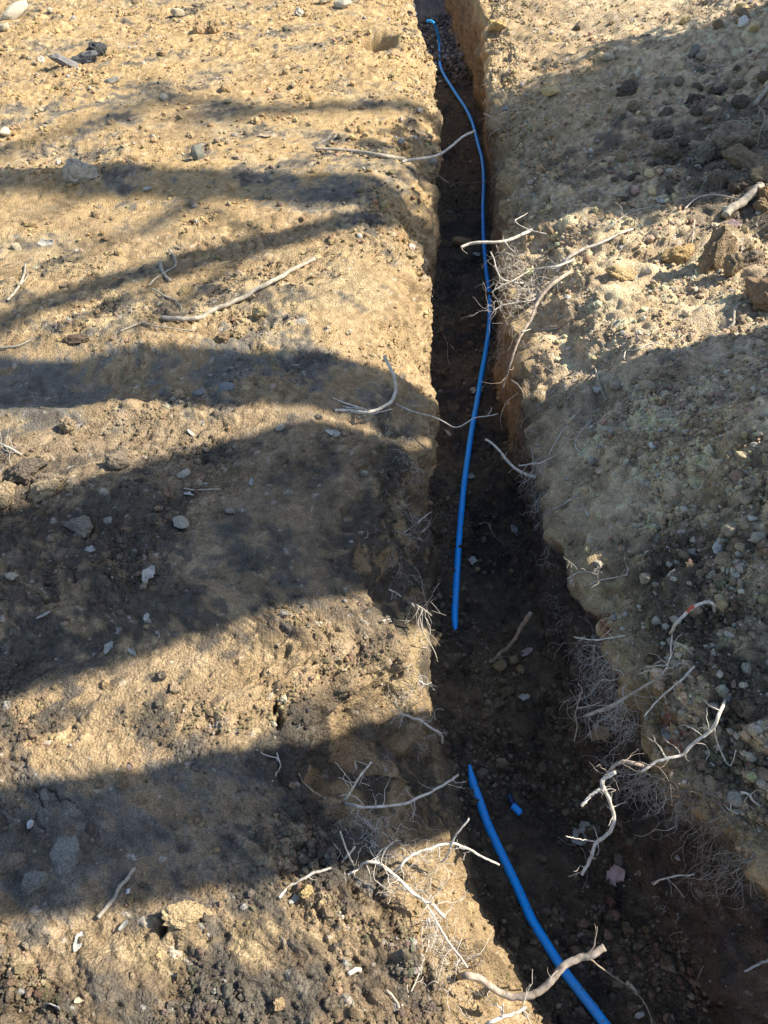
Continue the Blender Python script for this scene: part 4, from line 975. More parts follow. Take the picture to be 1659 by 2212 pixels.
# ------------------------------------------------------------------ roots, sticks and leaves
_rs = [1000]
def walk(start, d, length, r0, r1, g, n=9, grav=0.15, curl=0.45):
    p = np.array(start, float); d = np.array(d, float); d /= np.linalg.norm(d) + 1e-9
    P = [p.copy()]; st = length / n
    for i in range(n):
        d = d + g.normal(size=3) * curl * 0.55 + np.array((0, 0, -grav * 0.3)); d /= np.linalg.norm(d)
        p = p + d * st; P.append(p.copy())
    return np.array(P), np.linspace(r0, r1, n + 1)

def root(label, pts, r0, r1=None, mat=None, lets=0, let_len=0.06, name='root', cat='root', branches=(), jit=0.0014, lift=0.004, group=None, knob=0.05, sides=8, thick=False):
    """a root (or stick) along the given points, with side branches and fine rootlets"""
    _rs[0] += 1; g = np.random.default_rng(_rs[0])
    mat = mat or M_ROOT; r1 = r0 * 0.45 if r1 is None else r1
    if name == 'root' and not thick: r0, r1 = r0 * .62, r1 * .62; branches = [(b, x * .7, y * .7) for (b, x, y) in branches]
    W = world_pts(pts, lift); n = max(14, len(W) * 7)
    P = spline(W, n)
    P[1:-1] += g.normal(size=(n - 2, 3)) * jit * 0.5
    wd = np.cumsum(g.normal(size=(n, 3)), 0); wd -= np.linspace(0, 1, n)[:, None] * wd[-1]; P = P + wd * jit * 0.35
    sm = P.copy(); sm[1:-1] = (P[:-2] + P[1:-1] + P[2:]) / 3; P = sm
    kn = g.normal(size=n); kn[1:-1] = (kn[:-2] + kn[1:-1] + kn[2:]) / 2.2
    R = np.linspace(r0, r1, n) * (1 + knob * kn)
    T = Tubes(); T.add(P, R, sides, 0.05, _rs[0])
    for (bp, b0, b1) in branches:
        WB = world_pts(bp, lift); nb = max(10, len(WB) * 6); Q = spline(WB, nb)
        Q[1:-1] += g.normal(size=(nb - 2, 3)) * jit * 0.5
        T.add(Q, np.linspace(b0, b1, nb), 6, 0.05, _rs[0])
    for k in range(lets):
        i = int(g.integers(2, n - 1)); t = P[min(i + 1, n - 1)] - P[i - 1]; t /= np.linalg.norm(t) + 1e-9
        d = g.normal(size=3); d -= t * d.dot(t); d /= np.linalg.norm(d); d = d + 0.5 * t * g.choice((-1, 1)) + np.array((0, 0, .15))
        q, r = walk(P[i], d, let_len * g.uniform(.4, 1.3), max(.0008, R[i] * .3), .0005, g)
        T.add(q, r, 4)
        if g.random() < .6:
            j = int(g.integers(3, 8)); q2, r2 = walk(q[j], q[j] - q[j - 1] + g.normal(size=3) * .01, let_len * .4, .0007, .0004, g, 6)
            T.add(q2, r2, 4)
    o = link(name, T.mesh(name, mat)); tag(o, label, cat, group)
    return o

def tuft(label, spots, n, length, mat=None, r=0.0009, out=0.6, grav=0.5, spread=12, name='root_tuft', cat='roots', group=None, curl=0.5, bias=(0, 0, 0)):
    """a tangle of hair-fine roots hanging out of the earth at the given spots"""
    _rs[0] += 1; g = np.random.default_rng(_rs[0]); T = Tubes()
    for k in range(n):
        s = spots[int(g.integers(len(spots)))]
        p, nn = hit(s[0] + g.normal() * spread, s[1] + g.normal() * spread)
        nn = np.array(nn); d = nn * out * .6 + g.normal(size=3) * 0.6 + np.array((0, 0, .1)) + np.array(bias)
        L_ = length * .85 * g.uniform(.3, 1.3)
        q, rr = walk(np.array(p) - nn * .004, d, L_, r * g.uniform(.6, 1.5), r * .4, g, 14, grav * 1.6, curl * 1.8)
        T.add(q, rr, 3)
        for b in range(int(g.integers(1, 4))):
            j = int(g.integers(3, 10)); q2, r2 = walk(q[j], (q[j] - q[j - 1]) / (L_ / 11) + g.normal(size=3) * .9, L_ * .45, r * .55, r * .3, g, 8, grav * 1.5, curl * 1.9)
            T.add(q2, r2, 3)
    o = link(name, T.mesh(name, mat or M_HAIR)); tag(o, label, cat, group, 'stuff')
    return o

# roots across the far and middle trench
root('cream root reaching from the far left wall to the blue pipe', [(868, 352), (882, 347, -.02), (905, 343, .0), (938, 338, .0), (960, 328, .0), (980, 312, .01), (1000, 295, .02), (1026, 283, .03)], .0085, .006, M_ROOT, 2, .03, thick=True)
root('grey stick half buried in the left bank before the cream root', [(680, 325), (725, 326), (770, 331), (820, 339), (872, 348)], .008, .012, M_STICK, 0, name='stick', cat='stick', lift=.010)
root('short brown root stub with a fork poking from the far left wall', [(930, 368, -.25), (943, 375, -.26), (957, 387, -.28), (970, 396, -.30)], .008, .005, M_ROOTD, 0, branches=[([(950, 380, -.26), (956, 392, -.3), (958, 402, -.34)], .004, .0025)])
root('thin brown root lying across the floor under the blue pipe', [(973, 405, -.55), (978, 397, -.55), (990, 395, -.54), (1015, 394, -.54), (1040, 393, -.54), (1060, 393, -.50)], .0045, .003, M_ROOTD, 1, .03)
root('pale root tip stretched over the pipe from the right rim', [(1150, 497), (1130, 505, -.05), (1105, 517, -.05), (1080, 522, -.05), (1050, 523, -.05), (1015, 526, -.06), (996, 534, -.07)], .008, .007, M_ROOT, 4, .04, branches=[([(1090, 521, -.05), (1100, 535, -.07), (1112, 545, -.1)], .003, .0015)], thick=True)
root('white forked root above the pale root tip on the right rim', [(1180, 505, -.03), (1150, 498, -.02), (1125, 488, -.01), (1112, 478, .0), (1122, 470, .0), (1140, 460, 0)], .005, .003, M_ROOT, 2, .04)
root('small pale roots on the far right wall', [(1045, 245, -.12), (1060, 252, -.10), (1075, 262, -.09), (1085, 270, -.08)], .005, .003, M_ROOT, 5, .12, branches=[([(1062, 254, -.1), (1050, 268, -.14), (1055, 278, -.18)], .003, .002), ([(1078, 278, -.1), (1060, 290, -.14), (1054, 306, -.2)], .004, .002)])
root('bleached root lying on the sunlit right bank', [(1368, 500), (1335, 512), (1300, 530), (1262, 545), (1232, 562), (1205, 588)], .008, .013, M_ROOT, 5, .10, lift=.012)
root('grey woody root slanting down over the right rim', [(1232, 590), (1205, 605, .0), (1180, 628, -.02), (1160, 655, -.05), (1147, 690, -.08), (1130, 715, -.10), (1115, 745, -.13), (1102, 785, -.18), (1092, 815, -.24), (1084, 842, -.3)], .015, .006, M_ROOTD, 14, .12)
root('twisted pale root bending over the pipe beside the root mass', [(1130, 612, -.06), (1105, 608, -.05), (1085, 603, -.04), (1073, 585, -.02), (1068, 563, 0), (1060, 545, .01)], .006, .004, M_ROOT, 5, .08)
root('sunlit branching root at the heart of the root mass', [(1240, 562), (1205, 575, .02), (1170, 580, .0), (1145, 585, -.02), (1110, 605, -.03), (1080, 618, -.04), (1062, 632, -.06)], .008, .003, M_ROOT, 22, .13)
root('lower arm of the root mass on the right rim', [(1175, 632, -.03), (1150, 648, -.05), (1115, 652, -.06), (1085, 660, -.07), (1065, 675, -.09), (1056, 690, -.13)], .007, .003, M_ROOT, 24, .13)
tuft('sunlit mass of fine pale roots hanging over the pipe from the right rim', [(1150, 590), (1140, 615), (1130, 640), (1150, 640), (1170, 610), (1120, 600), (1135, 570)], 120, .24, M_ROOT, .0016, .5, .15, 12, bias=(-.9, -.2, .15))
tuft('fine brown roots trailing down the right wall below the root mass', [(1110, 720), (1090, 740), (1100, 770), (1120, 760), (1085, 700)], 80, .22, M_HAIR, .0011, .5, .9, 10)
root('pale thin root arching right of the grey woody root', [(1128, 716, -.06), (1150, 712), (1175, 713), (1205, 708), (1215, 700)], .004, .0025, M_ROOT, 3, .06)
root('thick cream root curling up from the left bank', [(722, 888), (760, 889), (790, 891, .0), (818, 884, .0), (838, 874, .01), (851, 860, .03), (857, 838, .06), (853, 812, .09), (842, 790, .11), (830, 770, .12)], .0055, .006, M_ROOT, 4, .06, branches=[([(718, 862), (745, 872), (790, 888)], .002, .004), ([(770, 902), (810, 894), (846, 886)], .002, .003), ([(740, 880), (770, 884), (800, 888)], .002, .003)], thick=True)
root('long thin root sagging across the trench in front of the curled root', [(852, 872), (880, 884, -.06), (905, 893, -.08), (940, 902, -.10), (965, 914, -.12), (985, 923, -.13), (1008, 912, -.12), (1030, 901, -.11), (1055, 899, -.11), (1076, 894, -.10)], .0045, .0025, M_ROOT, 1, .03, branches=[([(1052, 899, -.11), (1060, 888, -.09), (1062, 879, -.08)], .002, .0015)])
root('grey-white root pointing from the right wall into the middle trench', [(1160, 1030), (1140, 1026, -.22), (1115, 1013, -.20), (1095, 995, -.19), (1078, 972, -.18), (1062, 958, -.17), (1048, 949, -.16)], .009, .0065, M_ROOT, 4, .06)
root('grey root bent down along the right wall in the middle trench', [(1104, 821, -.18), (1118, 833, -.19), (1128, 848, -.22), (1130, 868, -.27), (1126, 890, -.32), (1122, 908, -.36)], .007, .003, M_ROOTD, 4, .07)
root('thin root dropping from the bent grey root', [(1118, 850, -.2), (1098, 866, -.26), (1086, 885, -.32), (1080, 905, -.36), (1084, 930, -.42)], .003, .0015, M_ROOT, 1, .04)
root('white hairy root low on the middle right rim', [(1120, 1006, -.13), (1145, 1003, -.11), (1165, 1001, -.09), (1190, 991), (1212, 980)], .0045, .003, M_ROOT, 12, .09)
root('thin pale root running up the shaded right slope', [(1188, 985), (1200, 962), (1215, 935), (1232, 910), (1252, 889)], .0028, .004, M_ROOT, 4, .05)
root('crooked thin root on the gravelly right slope', [(1295, 885), (1275, 912), (1252, 938), (1242, 955), (1246, 970), (1262, 980), (1280, 994)], .0028, .0035, M_ROOT, 4, .05)
root('pale root sprig on the smooth right slope', [(1164, 1134), (1176, 1118), (1190, 1104), (1210, 1092), (1236, 1080)], .002, .0038, M_ROOT, 9, .05)
tuft('fine roots veiling the middle right rim', [(1165, 930), (1170, 960), (1175, 990), (1165, 1020), (1160, 1050), (1180, 900), (1195, 870), (1215, 850)], 110, .14, M_HAIR, .0010, .5, .7, 9)
tuft('fine roots spreading over the shaded slope by the grey woody root', [(1190, 740), (1200, 790), (1170, 800), (1215, 850), (1230, 820)], 26, .13, M_HAIR, .0010, .35, .35, 12)
# left wall
tuft('fine roots in the shade of the left wall beside the middle pipe', [(880, 920), (885, 960), (890, 1000), (895, 1040), (870, 980)], 70, .11, M_HAIR, .0010, .5, .5, 9)
root('pale root sprig low on the left wall', [(870, 1152), (885, 1140), (900, 1130, -.22), (915, 1117, -.22), (932, 1106, -.22)], .004, .002, M_ROOT, 8, .06)
root('forked pale root sprig below the first one on the left wall', [(870, 1158), (890, 1156), (905, 1150, -.22), (920, 1140, -.22), (928, 1128, -.2)], .0065, .003, M_ROOTD, 8, .07)
tuft('tangle of fine roots on the left wall beside the pipe end', [(850, 1080), (870, 1110), (865, 1150), (880, 1180), (860, 1200)], 90, .11, M_HAIR, .0010, .5, .5, 10)
root('branching root fan on the left wall near the torn pipe end', [(838, 1274), (858, 1284), (880, 1300), (900, 1308, -.22), (918, 1318, -.25), (932, 1330, -.3)], .006, .003, M_ROOT, 20, .13, branches=[([(890, 1304, -.2), (905, 1330, -.28), (915, 1370, -.34), (935, 1400, -.4), (946, 1430, -.45)], .004, .0015), ([(900, 1308, -.22), (925, 1345, -.33), (930, 1372, -.38)], .003, .0015)])
tuft('thin roots hanging below the root fan on the left wall', [(880, 1320), (895, 1350), (905, 1380), (890, 1300), (870, 1250)], 70, .13, M_HAIR, .0010, .6, .9, 9)
root('white fluffy root tip on the lit corner of the left bank', [(818, 1343), (830, 1341), (842, 1337), (850, 1338)], .004, .002, M_ROOT, 10, .025)
root('white jointed root bending down the near left slope', [(858, 1546), (875, 1544, -.06), (892, 1548, -.08), (910, 1553, -.10), (925, 1565, -.12), (938, 1576, -.14), (950, 1580, -.15), (956, 1592, -.18), (955, 1605, -.22)], .0042, .0045, M_ROOT, 12, .06)
tuft('fine grey roots at the corner where the near shade begins', [(855, 1490), (870, 1510), (890, 1500), (905, 1530), (870, 1560), (905, 1590)], 80, .10, M_HAIR, .0010, .6, .5, 10)
root('short pale root on the lit corner above the jointed root', [(905, 1470, -.04), (918, 1478, -.05), (932, 1474, -.05)], .003, .002, M_ROOT, 6, .03)
root('long smooth pale root reaching across the near left slope', [(736, 1737), (760, 1741, -.05), (785, 1746, -.05), (840, 1744, -.06), (880, 1738, -.07), (915, 1722, -.08), (945, 1703, -.08), (970, 1687, -.08), (990, 1673, -.08)], .0055, .0042, M_ROOT, 12, .06)
root('straight thin root rising from the base of the long smooth root', [(737, 1737), (750, 1718, .02), (765, 1695, .04), (782, 1672, .06), (802, 1645, .08)], .0038, .0028, M_ROOT, 5, .06)
root('hooked white root lying on the near shaded bank', [(590, 1687), (598, 1672), (606, 1655), (602, 1640), (597, 1625)], .0030, .0035, M_ROOT, 0, branches=[([(555, 1620), (572, 1632), (595, 1638), (603, 1642)], .0018, .0026)])
root('thin curved root on the shaded bank left of the long smooth root', [(643, 1670), (652, 1690), (668, 1708), (688, 1720), (702, 1727)], .0018, .0024, M_ROOT, 0)
tuft('grey root hairs on the near left slope below the long smooth root', [(780, 1770), (810, 1790), (840, 1790), (800, 1820), (870, 1770), (860, 1830), (820, 1850)], 90, .12, M_HAIR, .0010, .5, .4, 12)
tuft('pale fluffy root hairs on the steep near left slope', [(890, 1850), (910, 1870), (930, 1850), (900, 1890)], 46, .09, M_HAIR, .0007, .5, .3, 9)
root('sunlit root arching over the slope towards the near pipe', [(848, 1888), (862, 1872, -.03), (880, 1853, -.02), (900, 1842, -.02), (922, 1836, -.02), (945, 1829, -.02), (975, 1822, -.02), (1005, 1830, -.03), (1035, 1845, -.05), (1058, 1856, -.06), (1078, 1868, -.08)], .0055, .0035, M_ROOT, 5, .05, branches=[([(955, 1862, -.08), (968, 1845, -.05), (975, 1824, -.02), (988, 1800, .01), (1013, 1768, .04)], .0035, .003), ([(948, 1830, -.02), (950, 1855, -.06), (962, 1875, -.12), (985, 1890, -.16)], .002, .0012)])
root('pale root snaking over the near bank into the shade', [(604, 1938), (622, 1920), (650, 1904), (680, 1893), (712, 1880), (740, 1860), (766, 1830, .03)], .0050, .0040, M_ROOT, 4, .04, branches=[([(735, 1795, .05), (742, 1818, .04), (752, 1845, .02), (766, 1870)], .0022, .0026)])
root('root running down the near bank edge in the sun', [(748, 1893), (770, 1876), (790, 1863, .0), (815, 1863, .0), (838, 1876, .0), (858, 1893, -.02), (885, 1920, -.03), (910, 1940, -.04), (935, 1955, -.05), (960, 1982, -.07)], .0045, .0055, M_ROOT, 22, .08)
root('second root along the near bank edge below the first', [(845, 1885), (865, 1905, -.02), (890, 1930, -.03), (910, 1945, -.04), (930, 1975, -.05), (945, 2003, -.06), (965, 2030, -.07), (990, 2060, -.08), (1010, 2090, -.09)], .0050, .003, M_ROOT, 26, .09)
root('thin root trailing down the lit near bank from the root mat', [(925, 1985, -.02), (926, 2020), (920, 2055), (905, 2090), (890, 2130), (868, 2170)], .0035, .0020, M_ROOT, 4, .04)
tuft('bright mat of fine roots on the near bank edge', [(925, 1990), (945, 2010), (950, 2040), (965, 2060), (930, 2020), (980, 2090), (940, 2060)], 150, .11, M_ROOT, .0009, .5, .35, 9)
tuft('sparse fine roots on the lit bank below the root mat', [(960, 2120), (985, 2150), (1000, 2170), (970, 2180), (1010, 2130)], 34, .08, M_HAIR, .0008, .4, .3, 12)
root('thick bent root crossing the near trench over the blue pipe', [(992, 2113), (1004, 2107, -.07), (1030, 2110, -.08), (1052, 2124, -.10), (1082, 2143, -.12), (1112, 2152, -.12), (1140, 2150, -.11), (1168, 2138, -.10), (1190, 2118, -.09), (1207, 2099, -.08), (1225, 2082, -.07), (1255, 2070, -.06), (1278, 2065, -.05), (1306, 2046, -.04)], .0068, .0070, M_ROOTD, 3, .06, thick=True, knob=.02, jit=.0008)
root('thin grey root hanging from the crossing root down to the floor', [(1262, 2063, -.07), (1280, 2076, -.2), (1310, 2098, -.35), (1350, 2128, -.5), (1380, 2155, -.57), (1402, 2190, -.59), (1412, 2225, -.59)], .0028, .0028, M_ROOTD, 3, .05)
root('lit root at the bottom edge left of the near pipe', [(1030, 2230), (1055, 2210, -.08), (1082, 2197, -.08), (1108, 2191, -.08), (1136, 2176, -.08)], .0065, .0045, M_ROOT, 6, .06, branches=[([(1086, 2196, -.08), (1080, 2175, -.05), (1060, 2170, -.06)], .0025, .0015), ([(1086, 2170, -.02), (1087, 2190, -.07)], .002, .002)])
tuft('dark roots in the shadow under the thick crossing root', [(1010, 2040), (1030, 2070), (1050, 2090), (1020, 2100)], 26, .12, M_HAIRD, .0012, .8, .3, 10)
# right wall and its overhang
root('sunlit J-shaped root hanging in front of the near right wall', [(1330, 1668, -.02), (1308, 1680, -.04), (1300, 1694, -.05), (1308, 1712, -.07), (1320, 1738, -.10), (1326, 1768, -.13), (1320, 1795, -.16), (1300, 1814, -.18), (1288, 1822, -.19), (1278, 1848, -.20), (1268, 1868, -.21), (1256, 1890, -.22)], .0082, .0058, M_ROOT, 16, .035, branches=[([(1304, 1702, -.06), (1290, 1708, -.06), (1272, 1722, -.07), (1256, 1742, -.08)], .006, .0055), ([(1292, 1818, -.19), (1268, 1815, -.18), (1245, 1812, -.17), (1222, 1806, -.16)], .0022, .0015)], knob=.08)
root('grey arched root from which the J-shaped root hangs', [(1405, 1655), (1380, 1652, -.01), (1355, 1646, -.0), (1335, 1650, -.01), (1318, 1664, -.03), (1306, 1682, -.05)], .0075, .0065, M_ROOTD, 8, .08)
root('long root slanting across the right bank with a sunlit lower end', [(1566, 1510), (1552, 1545, .12), (1540, 1572, .10), (1520, 1592, .08), (1495, 1615, .05), (1475, 1632, .03), (1445, 1640, .02), (1412, 1650, .0), (1386, 1666, -.02)], .0062, .0052, M_ROOT, 8, .06, branches=[([(1542, 1568, .1), (1548, 1600, .05), (1565, 1640, .02), (1580, 1652, .02), (1590, 1620, .06)], .003, .0015), ([(1556, 1535, .12), (1535, 1525, .13), (1520, 1512, .15)], .002, .0012)])
root('straight pale root with a cut tip slanting down the right bank', [(1452, 1443), (1430, 1457, .10), (1400, 1478, .08), (1365, 1500, .05), (1330, 1522, .02), (1295, 1537, -.01), (1266, 1546, -.03)], .0048, .0062, M_ROOTD, 14, .07)
root('thin straight root right of the cut-tipped root', [(1500, 1443), (1478, 1463, .12), (1455, 1482, .10), (1432, 1502, .07), (1412, 1522, .05), (1392, 1548, .02)], .0038, .003, M_ROOT, 2, .04)
root('thin root forking above the cut-tipped root', [(1455, 1370), (1450, 1395, .16), (1446, 1420, .14), (1440, 1442, .12), (1430, 1455, .1)], .0028, .0025, M_ROOT, 6, .06, branches=[([(1442, 1436, .12), (1420, 1438, .1), (1396, 1440, .08)], .002, .0012), ([(1432, 1452, .1), (1410, 1448, .08), (1380, 1455, .05)], .002, .0012)])
root('taut horizontal root at the top of the dark right wall', [(1240, 1375, -.1), (1265, 1381, -.05), (1295, 1383, -.02), (1325, 1380), (1352, 1376)], .0025, .0032, M_ROOT, 4, .05)
hk = root('thick pale root with a red mark bent like a hook', [(1449, 1372), (1458, 1350, .17), (1475, 1330, .19), (1495, 1312, .21), (1512, 1302, .22), (1528, 1298, .22), (1540, 1306, .21), (1545, 1322)], .0060, .0056, M_ROOT, 0, jit=.001)
T = Tubes(); T.add(spline([at_z(1484, 1322, .2), at_z(1491, 1315, .207), at_z(1499, 1309, .213)], 6) + np.array((0, -.001, .0012)), np.full(6, .0036), 8)
link('red_mark', T.mesh('red_mark', M_REDPAINT), hk)
root('hairy root sprig above the red fibres on the right bank', [(1276, 1264), (1300, 1256), (1330, 1250), (1358, 1243)], .002, .003, M_ROOT, 12, .06)
root('root sprig at the foot of the right slope', [(1225, 1250, -.14), (1245, 1240), (1268, 1235), (1295, 1245)], .003, .003, M_ROOT, 12, .06)
root('pale crooked root standing up from the right floor edge', [(1240, 1600, -.45), (1245, 1570, -.40), (1240, 1540, -.34), (1250, 1510, -.28), (1258, 1490, -.22), (1250, 1478, -.18)], .004, .0035, M_ROOT, 12, .07, branches=[([(1246, 1530, -.3), (1275, 1525, -.25), (1300, 1515, -.2)], .003, .002)])
tuft('thicket of brown roots hanging from the right bank over the floor', [(1300, 1420), (1310, 1460), (1320, 1500), (1300, 1540), (1290, 1480), (1330, 1440), (1340, 1520), (1360, 1560), (1280, 1400)], 190, .18, M_HAIR, .0011, .6, .6, 12)
tuft('pale root hairs in front of the thicket on the right', [(1310, 1400), (1330, 1470), (1360, 1530), (1370, 1560), (1320, 1560)], 90, .16, M_HAIR, .0011, .8, .5, 14)
tuft('dark root web hanging below the arched root', [(1360, 1690), (1400, 1700), (1430, 1690), (1460, 1720), (1380, 1660), (1340, 1670)], 150, .17, M_HAIR, .0011, .7, .7, 12)
tuft('pale root hairs on the near right overhang', [(1480, 1690), (1520, 1720), (1560, 1760), (1500, 1740), (1540, 1700)], 120, .16, M_HAIRD, .0010, .7, .6, 14)
tuft('long roots draped down the near right wall', [(1540, 1800), (1570, 1830), (1600, 1870), (1560, 1860), (1620, 1840)], 90, .20, M_HAIRD, .0013, .6, .9, 14)
tuft('root sprigs low on the near right wall', [(1430, 1950), (1470, 1990), (1500, 2060), (1540, 2080), (1480, 2040)], 26, .09, M_HAIR, .0011, .6, .4, 12)
root('white zigzag root lit by the sun on the near right overhang', [(1530, 1715, -.02), (1545, 1730, -.02), (1565, 1742, -.02), (1580, 1752, -.02), (1578, 1738, -.01), (1590, 1732, -.01)], .0035, .003, M_ROOT, 3, .03)
root('white root at the right edge of the near overhang', [(1600, 1712, .03), (1620, 1718, .03), (1632, 1735, .02), (1650, 1745, .02), (1670, 1748, .02)], .004, .005, M_ROOT, 8, .05)
root('thin pale root low on the near right wall', [(1412, 1911, -.25), (1430, 1900, -.22), (1460, 1890, -.2), (1500, 1888, -.18)], .003, .003, M_ROOT, 2, .05)
root('pale root stub at the lower right edge', [(1610, 2098, -.3), (1630, 2088, -.3), (1655, 2075, -.3), (1680, 2060, -.3)], .0035, .005, M_ROOT, 0)
root('thin wiry root on the near floor right of the pipe', [(1258, 1922), (1268, 1900), (1270, 1870), (1262, 1838), (1248, 1826), (1220, 1818), (1205, 1808)], .0022, .0016, M_ROOTD, 1, .03)
root('thin curled root on the middle trench floor', [(1030, 1136), (1048, 1130), (1060, 1136), (1064, 1152), (1075, 1165), (1090, 1178)], .0028, .0020, M_ROOTD, 0)
root('wavy thin root on the far floor by the left wall', [(945, 717), (958, 725), (966, 745), (966, 770), (970, 790)], .003, .0022, M_ROOTD, 0)
WISPS = [('wisp of fine roots on the right rim level with the pale root tip', [(1105, 545), (1120, 560)], 14, .14, -.3), ('wisp of roots on the far right wall above the pale root tip', [(1075, 330), (1080, 360)], 10, .16, -.3),
         ('wisp of roots high on the far right wall', [(1058, 180), (1062, 205)], 10, .16, -.3), ('wisp of roots on the right rim level with the sagging root', [(1150, 840), (1160, 870)], 22, .13, -.3),
         ('wisp of roots under the white hairy root', [(1160, 1050), (1165, 1080), (1170, 1100)], 26, .12, -.3), ('wisp of roots where the right slope meets the dark wall', [(1185, 1180), (1200, 1220)], 24, .11, -.3),
         ('wisp of roots over the orange ledge of the right wall', [(1200, 1290), (1225, 1330)], 26, .11, -.3), ('wisp of roots on the left rim below the curled cream root', [(850, 920), (870, 945)], 20, .10, .3),
         ('wisp of roots on the dark left slope behind the sprigs', [(830, 1020), (850, 1060), (870, 1040)], 30, .10, .3), ('wisp of roots on the dark left slope above the root fan', [(810, 1150), (840, 1200), (850, 1230)], 34, .10, .3),
         ('wisp of roots on the left slope below the lit corner', [(880, 1440), (900, 1470), (880, 1600), (900, 1640)], 30, .09, .3), ('wisp of roots on the left slope around the thin straight root', [(770, 1660), (810, 1690), (840, 1660)], 30, .09, .3),
         ('wisp of roots at the foot of the far left wall', [(920, 560), (915, 600)], 10, .12, .3)]
for (lab, spots, n_w, len_w, bx_) in WISPS: tuft(lab, spots, n_w, len_w, M_HAIR, .0009, .5, .5, 8, bias=(bx_, 0, 0))
for k, (lab, spots) in enumerate([('upper clump of reddish fibres in the right bank', [(1312, 1340), (1322, 1352), (1335, 1365)]), ('lower clump of reddish fibres in the right bank', [(1440, 1550), (1450, 1530), (1455, 1560)]), ('third reddish fibre clump under the lower one', [(1478, 1580), (1470, 1600)])]):
    tuft(lab, spots, 70, .045, M_RED, .0016, .5, .7, 8, name='fibre_clump', cat='fibres', curl=.35)

# sticks
root('long grey stick lying across the sunlit left bank', [(352, 690), (390, 693), (430, 690), (465, 678), (500, 661), (540, 640), (580, 620), (620, 598), (655, 578), (681, 564)], .0095, .0085, M_STICK, 0, name='stick', cat='stick', lift=.012, jit=.004)
root('forked dark twig at the left edge in the sun', [(18, 652), (32, 636), (46, 618), (52, 598), (56, 575)], .005, .004, M_STICK, 2, .08, name='twig', cat='stick', lift=.010, branches=[([(46, 620), (58, 605), (60, 590)], .003, .002)])
root('short dark twig crossing the diagonal shade', [(346, 572), (352, 585), (360, 602), (368, 611)], .008, .006, M_STICK, 0, name='twig', cat='stick', lift=.010)
root('bent dark twig right of the short dark twig', [(368, 545), (378, 560), (380, 578), (362, 590), (338, 606), (322, 622)], .005, .003, M_STICK, 2, .05, name='twig', cat='stick', lift=.010)
root('thin dark twig lying above the long stick', [(328, 628), (350, 640), (372, 648), (388, 660), (392, 675)], .004, .002, M_STICK, 1, .05, name='twig', cat='stick', lift=.008)
root('dark root twig at the left end of the long stick', [(262, 720), (290, 708), (312, 700), (330, 708), (380, 715), (418, 718)], .004, .002, M_STICK, 3, .06, name='twig', cat='stick', lift=.008)
root('thin brown twig by the wide shade at the left edge', [(0, 757), (25, 754), (48, 748), (68, 736)], .005, .003, M_STICK, 0, name='twig', cat='stick', lift=.008)
root('stout pale stick in the sun near the right edge', [(1560, 472), (1580, 462), (1605, 443), (1625, 425), (1642, 412)], .020, .021, M_STICK, 0, name='stick', cat='stick', lift=.024, jit=.003)
root('grey stick leaning on the large smooth block at the right', [(1572, 716), (1580, 702), (1585, 685), (1592, 668), (1602, 656)], .006, .004, M_STICK, 0, name='stick', cat='stick', lift=.012)
root('short pale stick in the dark heap at the right edge', [(1632, 232), (1640, 220), (1652, 205), (1662, 190)], .014, .012, M_STICK, 0, name='stick', cat='stick', lift=.018)
root('stick standing in the trench beside the stone cluster', [(1058, 1432), (1072, 1418, -.55), (1095, 1400, -.50), (1112, 1378, -.45), (1128, 1350, -.38), (1146, 1325, -.30)], .0045, .0075, M_ROOTD, 0, name='stick', cat='stick', jit=.003)
root('pale crooked root lying in the near shade at the left', [(216, 1977), (232, 1960), (246, 1944), (258, 1920), (272, 1902), (291, 1878)], .0045, .0038, M_STICK, 1, .02, name='stick', cat='stick', lift=.008)
root('short white stick on the dark near crumbs', [(756, 2112), (770, 2104), (788, 2096)], .0045, .0045, M_ROOT, 0, name='stick', cat='stick', lift=.010)
root('thin pale stick near the bottom edge', [(830, 2146), (845, 2160), (866, 2180)], .0024, .0030, M_STICK, 0, name='stick', cat='stick', lift=.008)
root('pale splinter of cut wood on the near trench floor', [(1356, 2118), (1365, 2134), (1376, 2148)], .0055, .0045, M_CUT, 0, name='wood_splinter', cat='splinter', lift=.008, knob=.02, sides=5)
root('straw-thin stick in shade on the left bank', [(398, 1057), (420, 1060), (445, 1059), (478, 1060)], .0030, .0022, M_STICK, 0, name='stick', cat='stick', lift=.008)
root('curved grey root in the shaded right gravel', [(1478, 1000)] if False else [(1480, 855), (1492, 872), (1496, 890), (1515, 915)] if False else [(1288, 795), (1293, 815), (1298, 835), (1312, 868)], .0055, .005, M_STICK, 1, .04, name='root', cat='root', lift=.008)
root('looping thin root on the far right gravel', [(1350, 775), (1356, 760), (1380, 755), (1405, 745), (1440, 748)], .0045, .003, M_ROOT, 2, .05, lift=.008)
root('thin curved root beside the dark heap', [(1480, 455), (1495, 440), (1510, 430), (1545, 425), (1585, 432), (1600, 442)], .006, .004, M_ROOT, 2, .1, lift=.010)
root('pale thin root standing in the sunlit right gravel', [(1483, 550), (1490, 535), (1496, 510), (1500, 480)], .004, .0035, M_ROOT, 1, .04, lift=.010)
root('pale root thread crossing the right shade border', [(1310, 498), (1330, 480), (1360, 462), (1400, 452), (1440, 448)], .004, .003, M_ROOT, 3, .08, lift=.010)
root('cut pale roots in the sunny hollow at the left edge', [(0, 962), (15, 970), (30, 978), (50, 985)], .005, .003, M_ROOT, 8, .08, lift=.008)

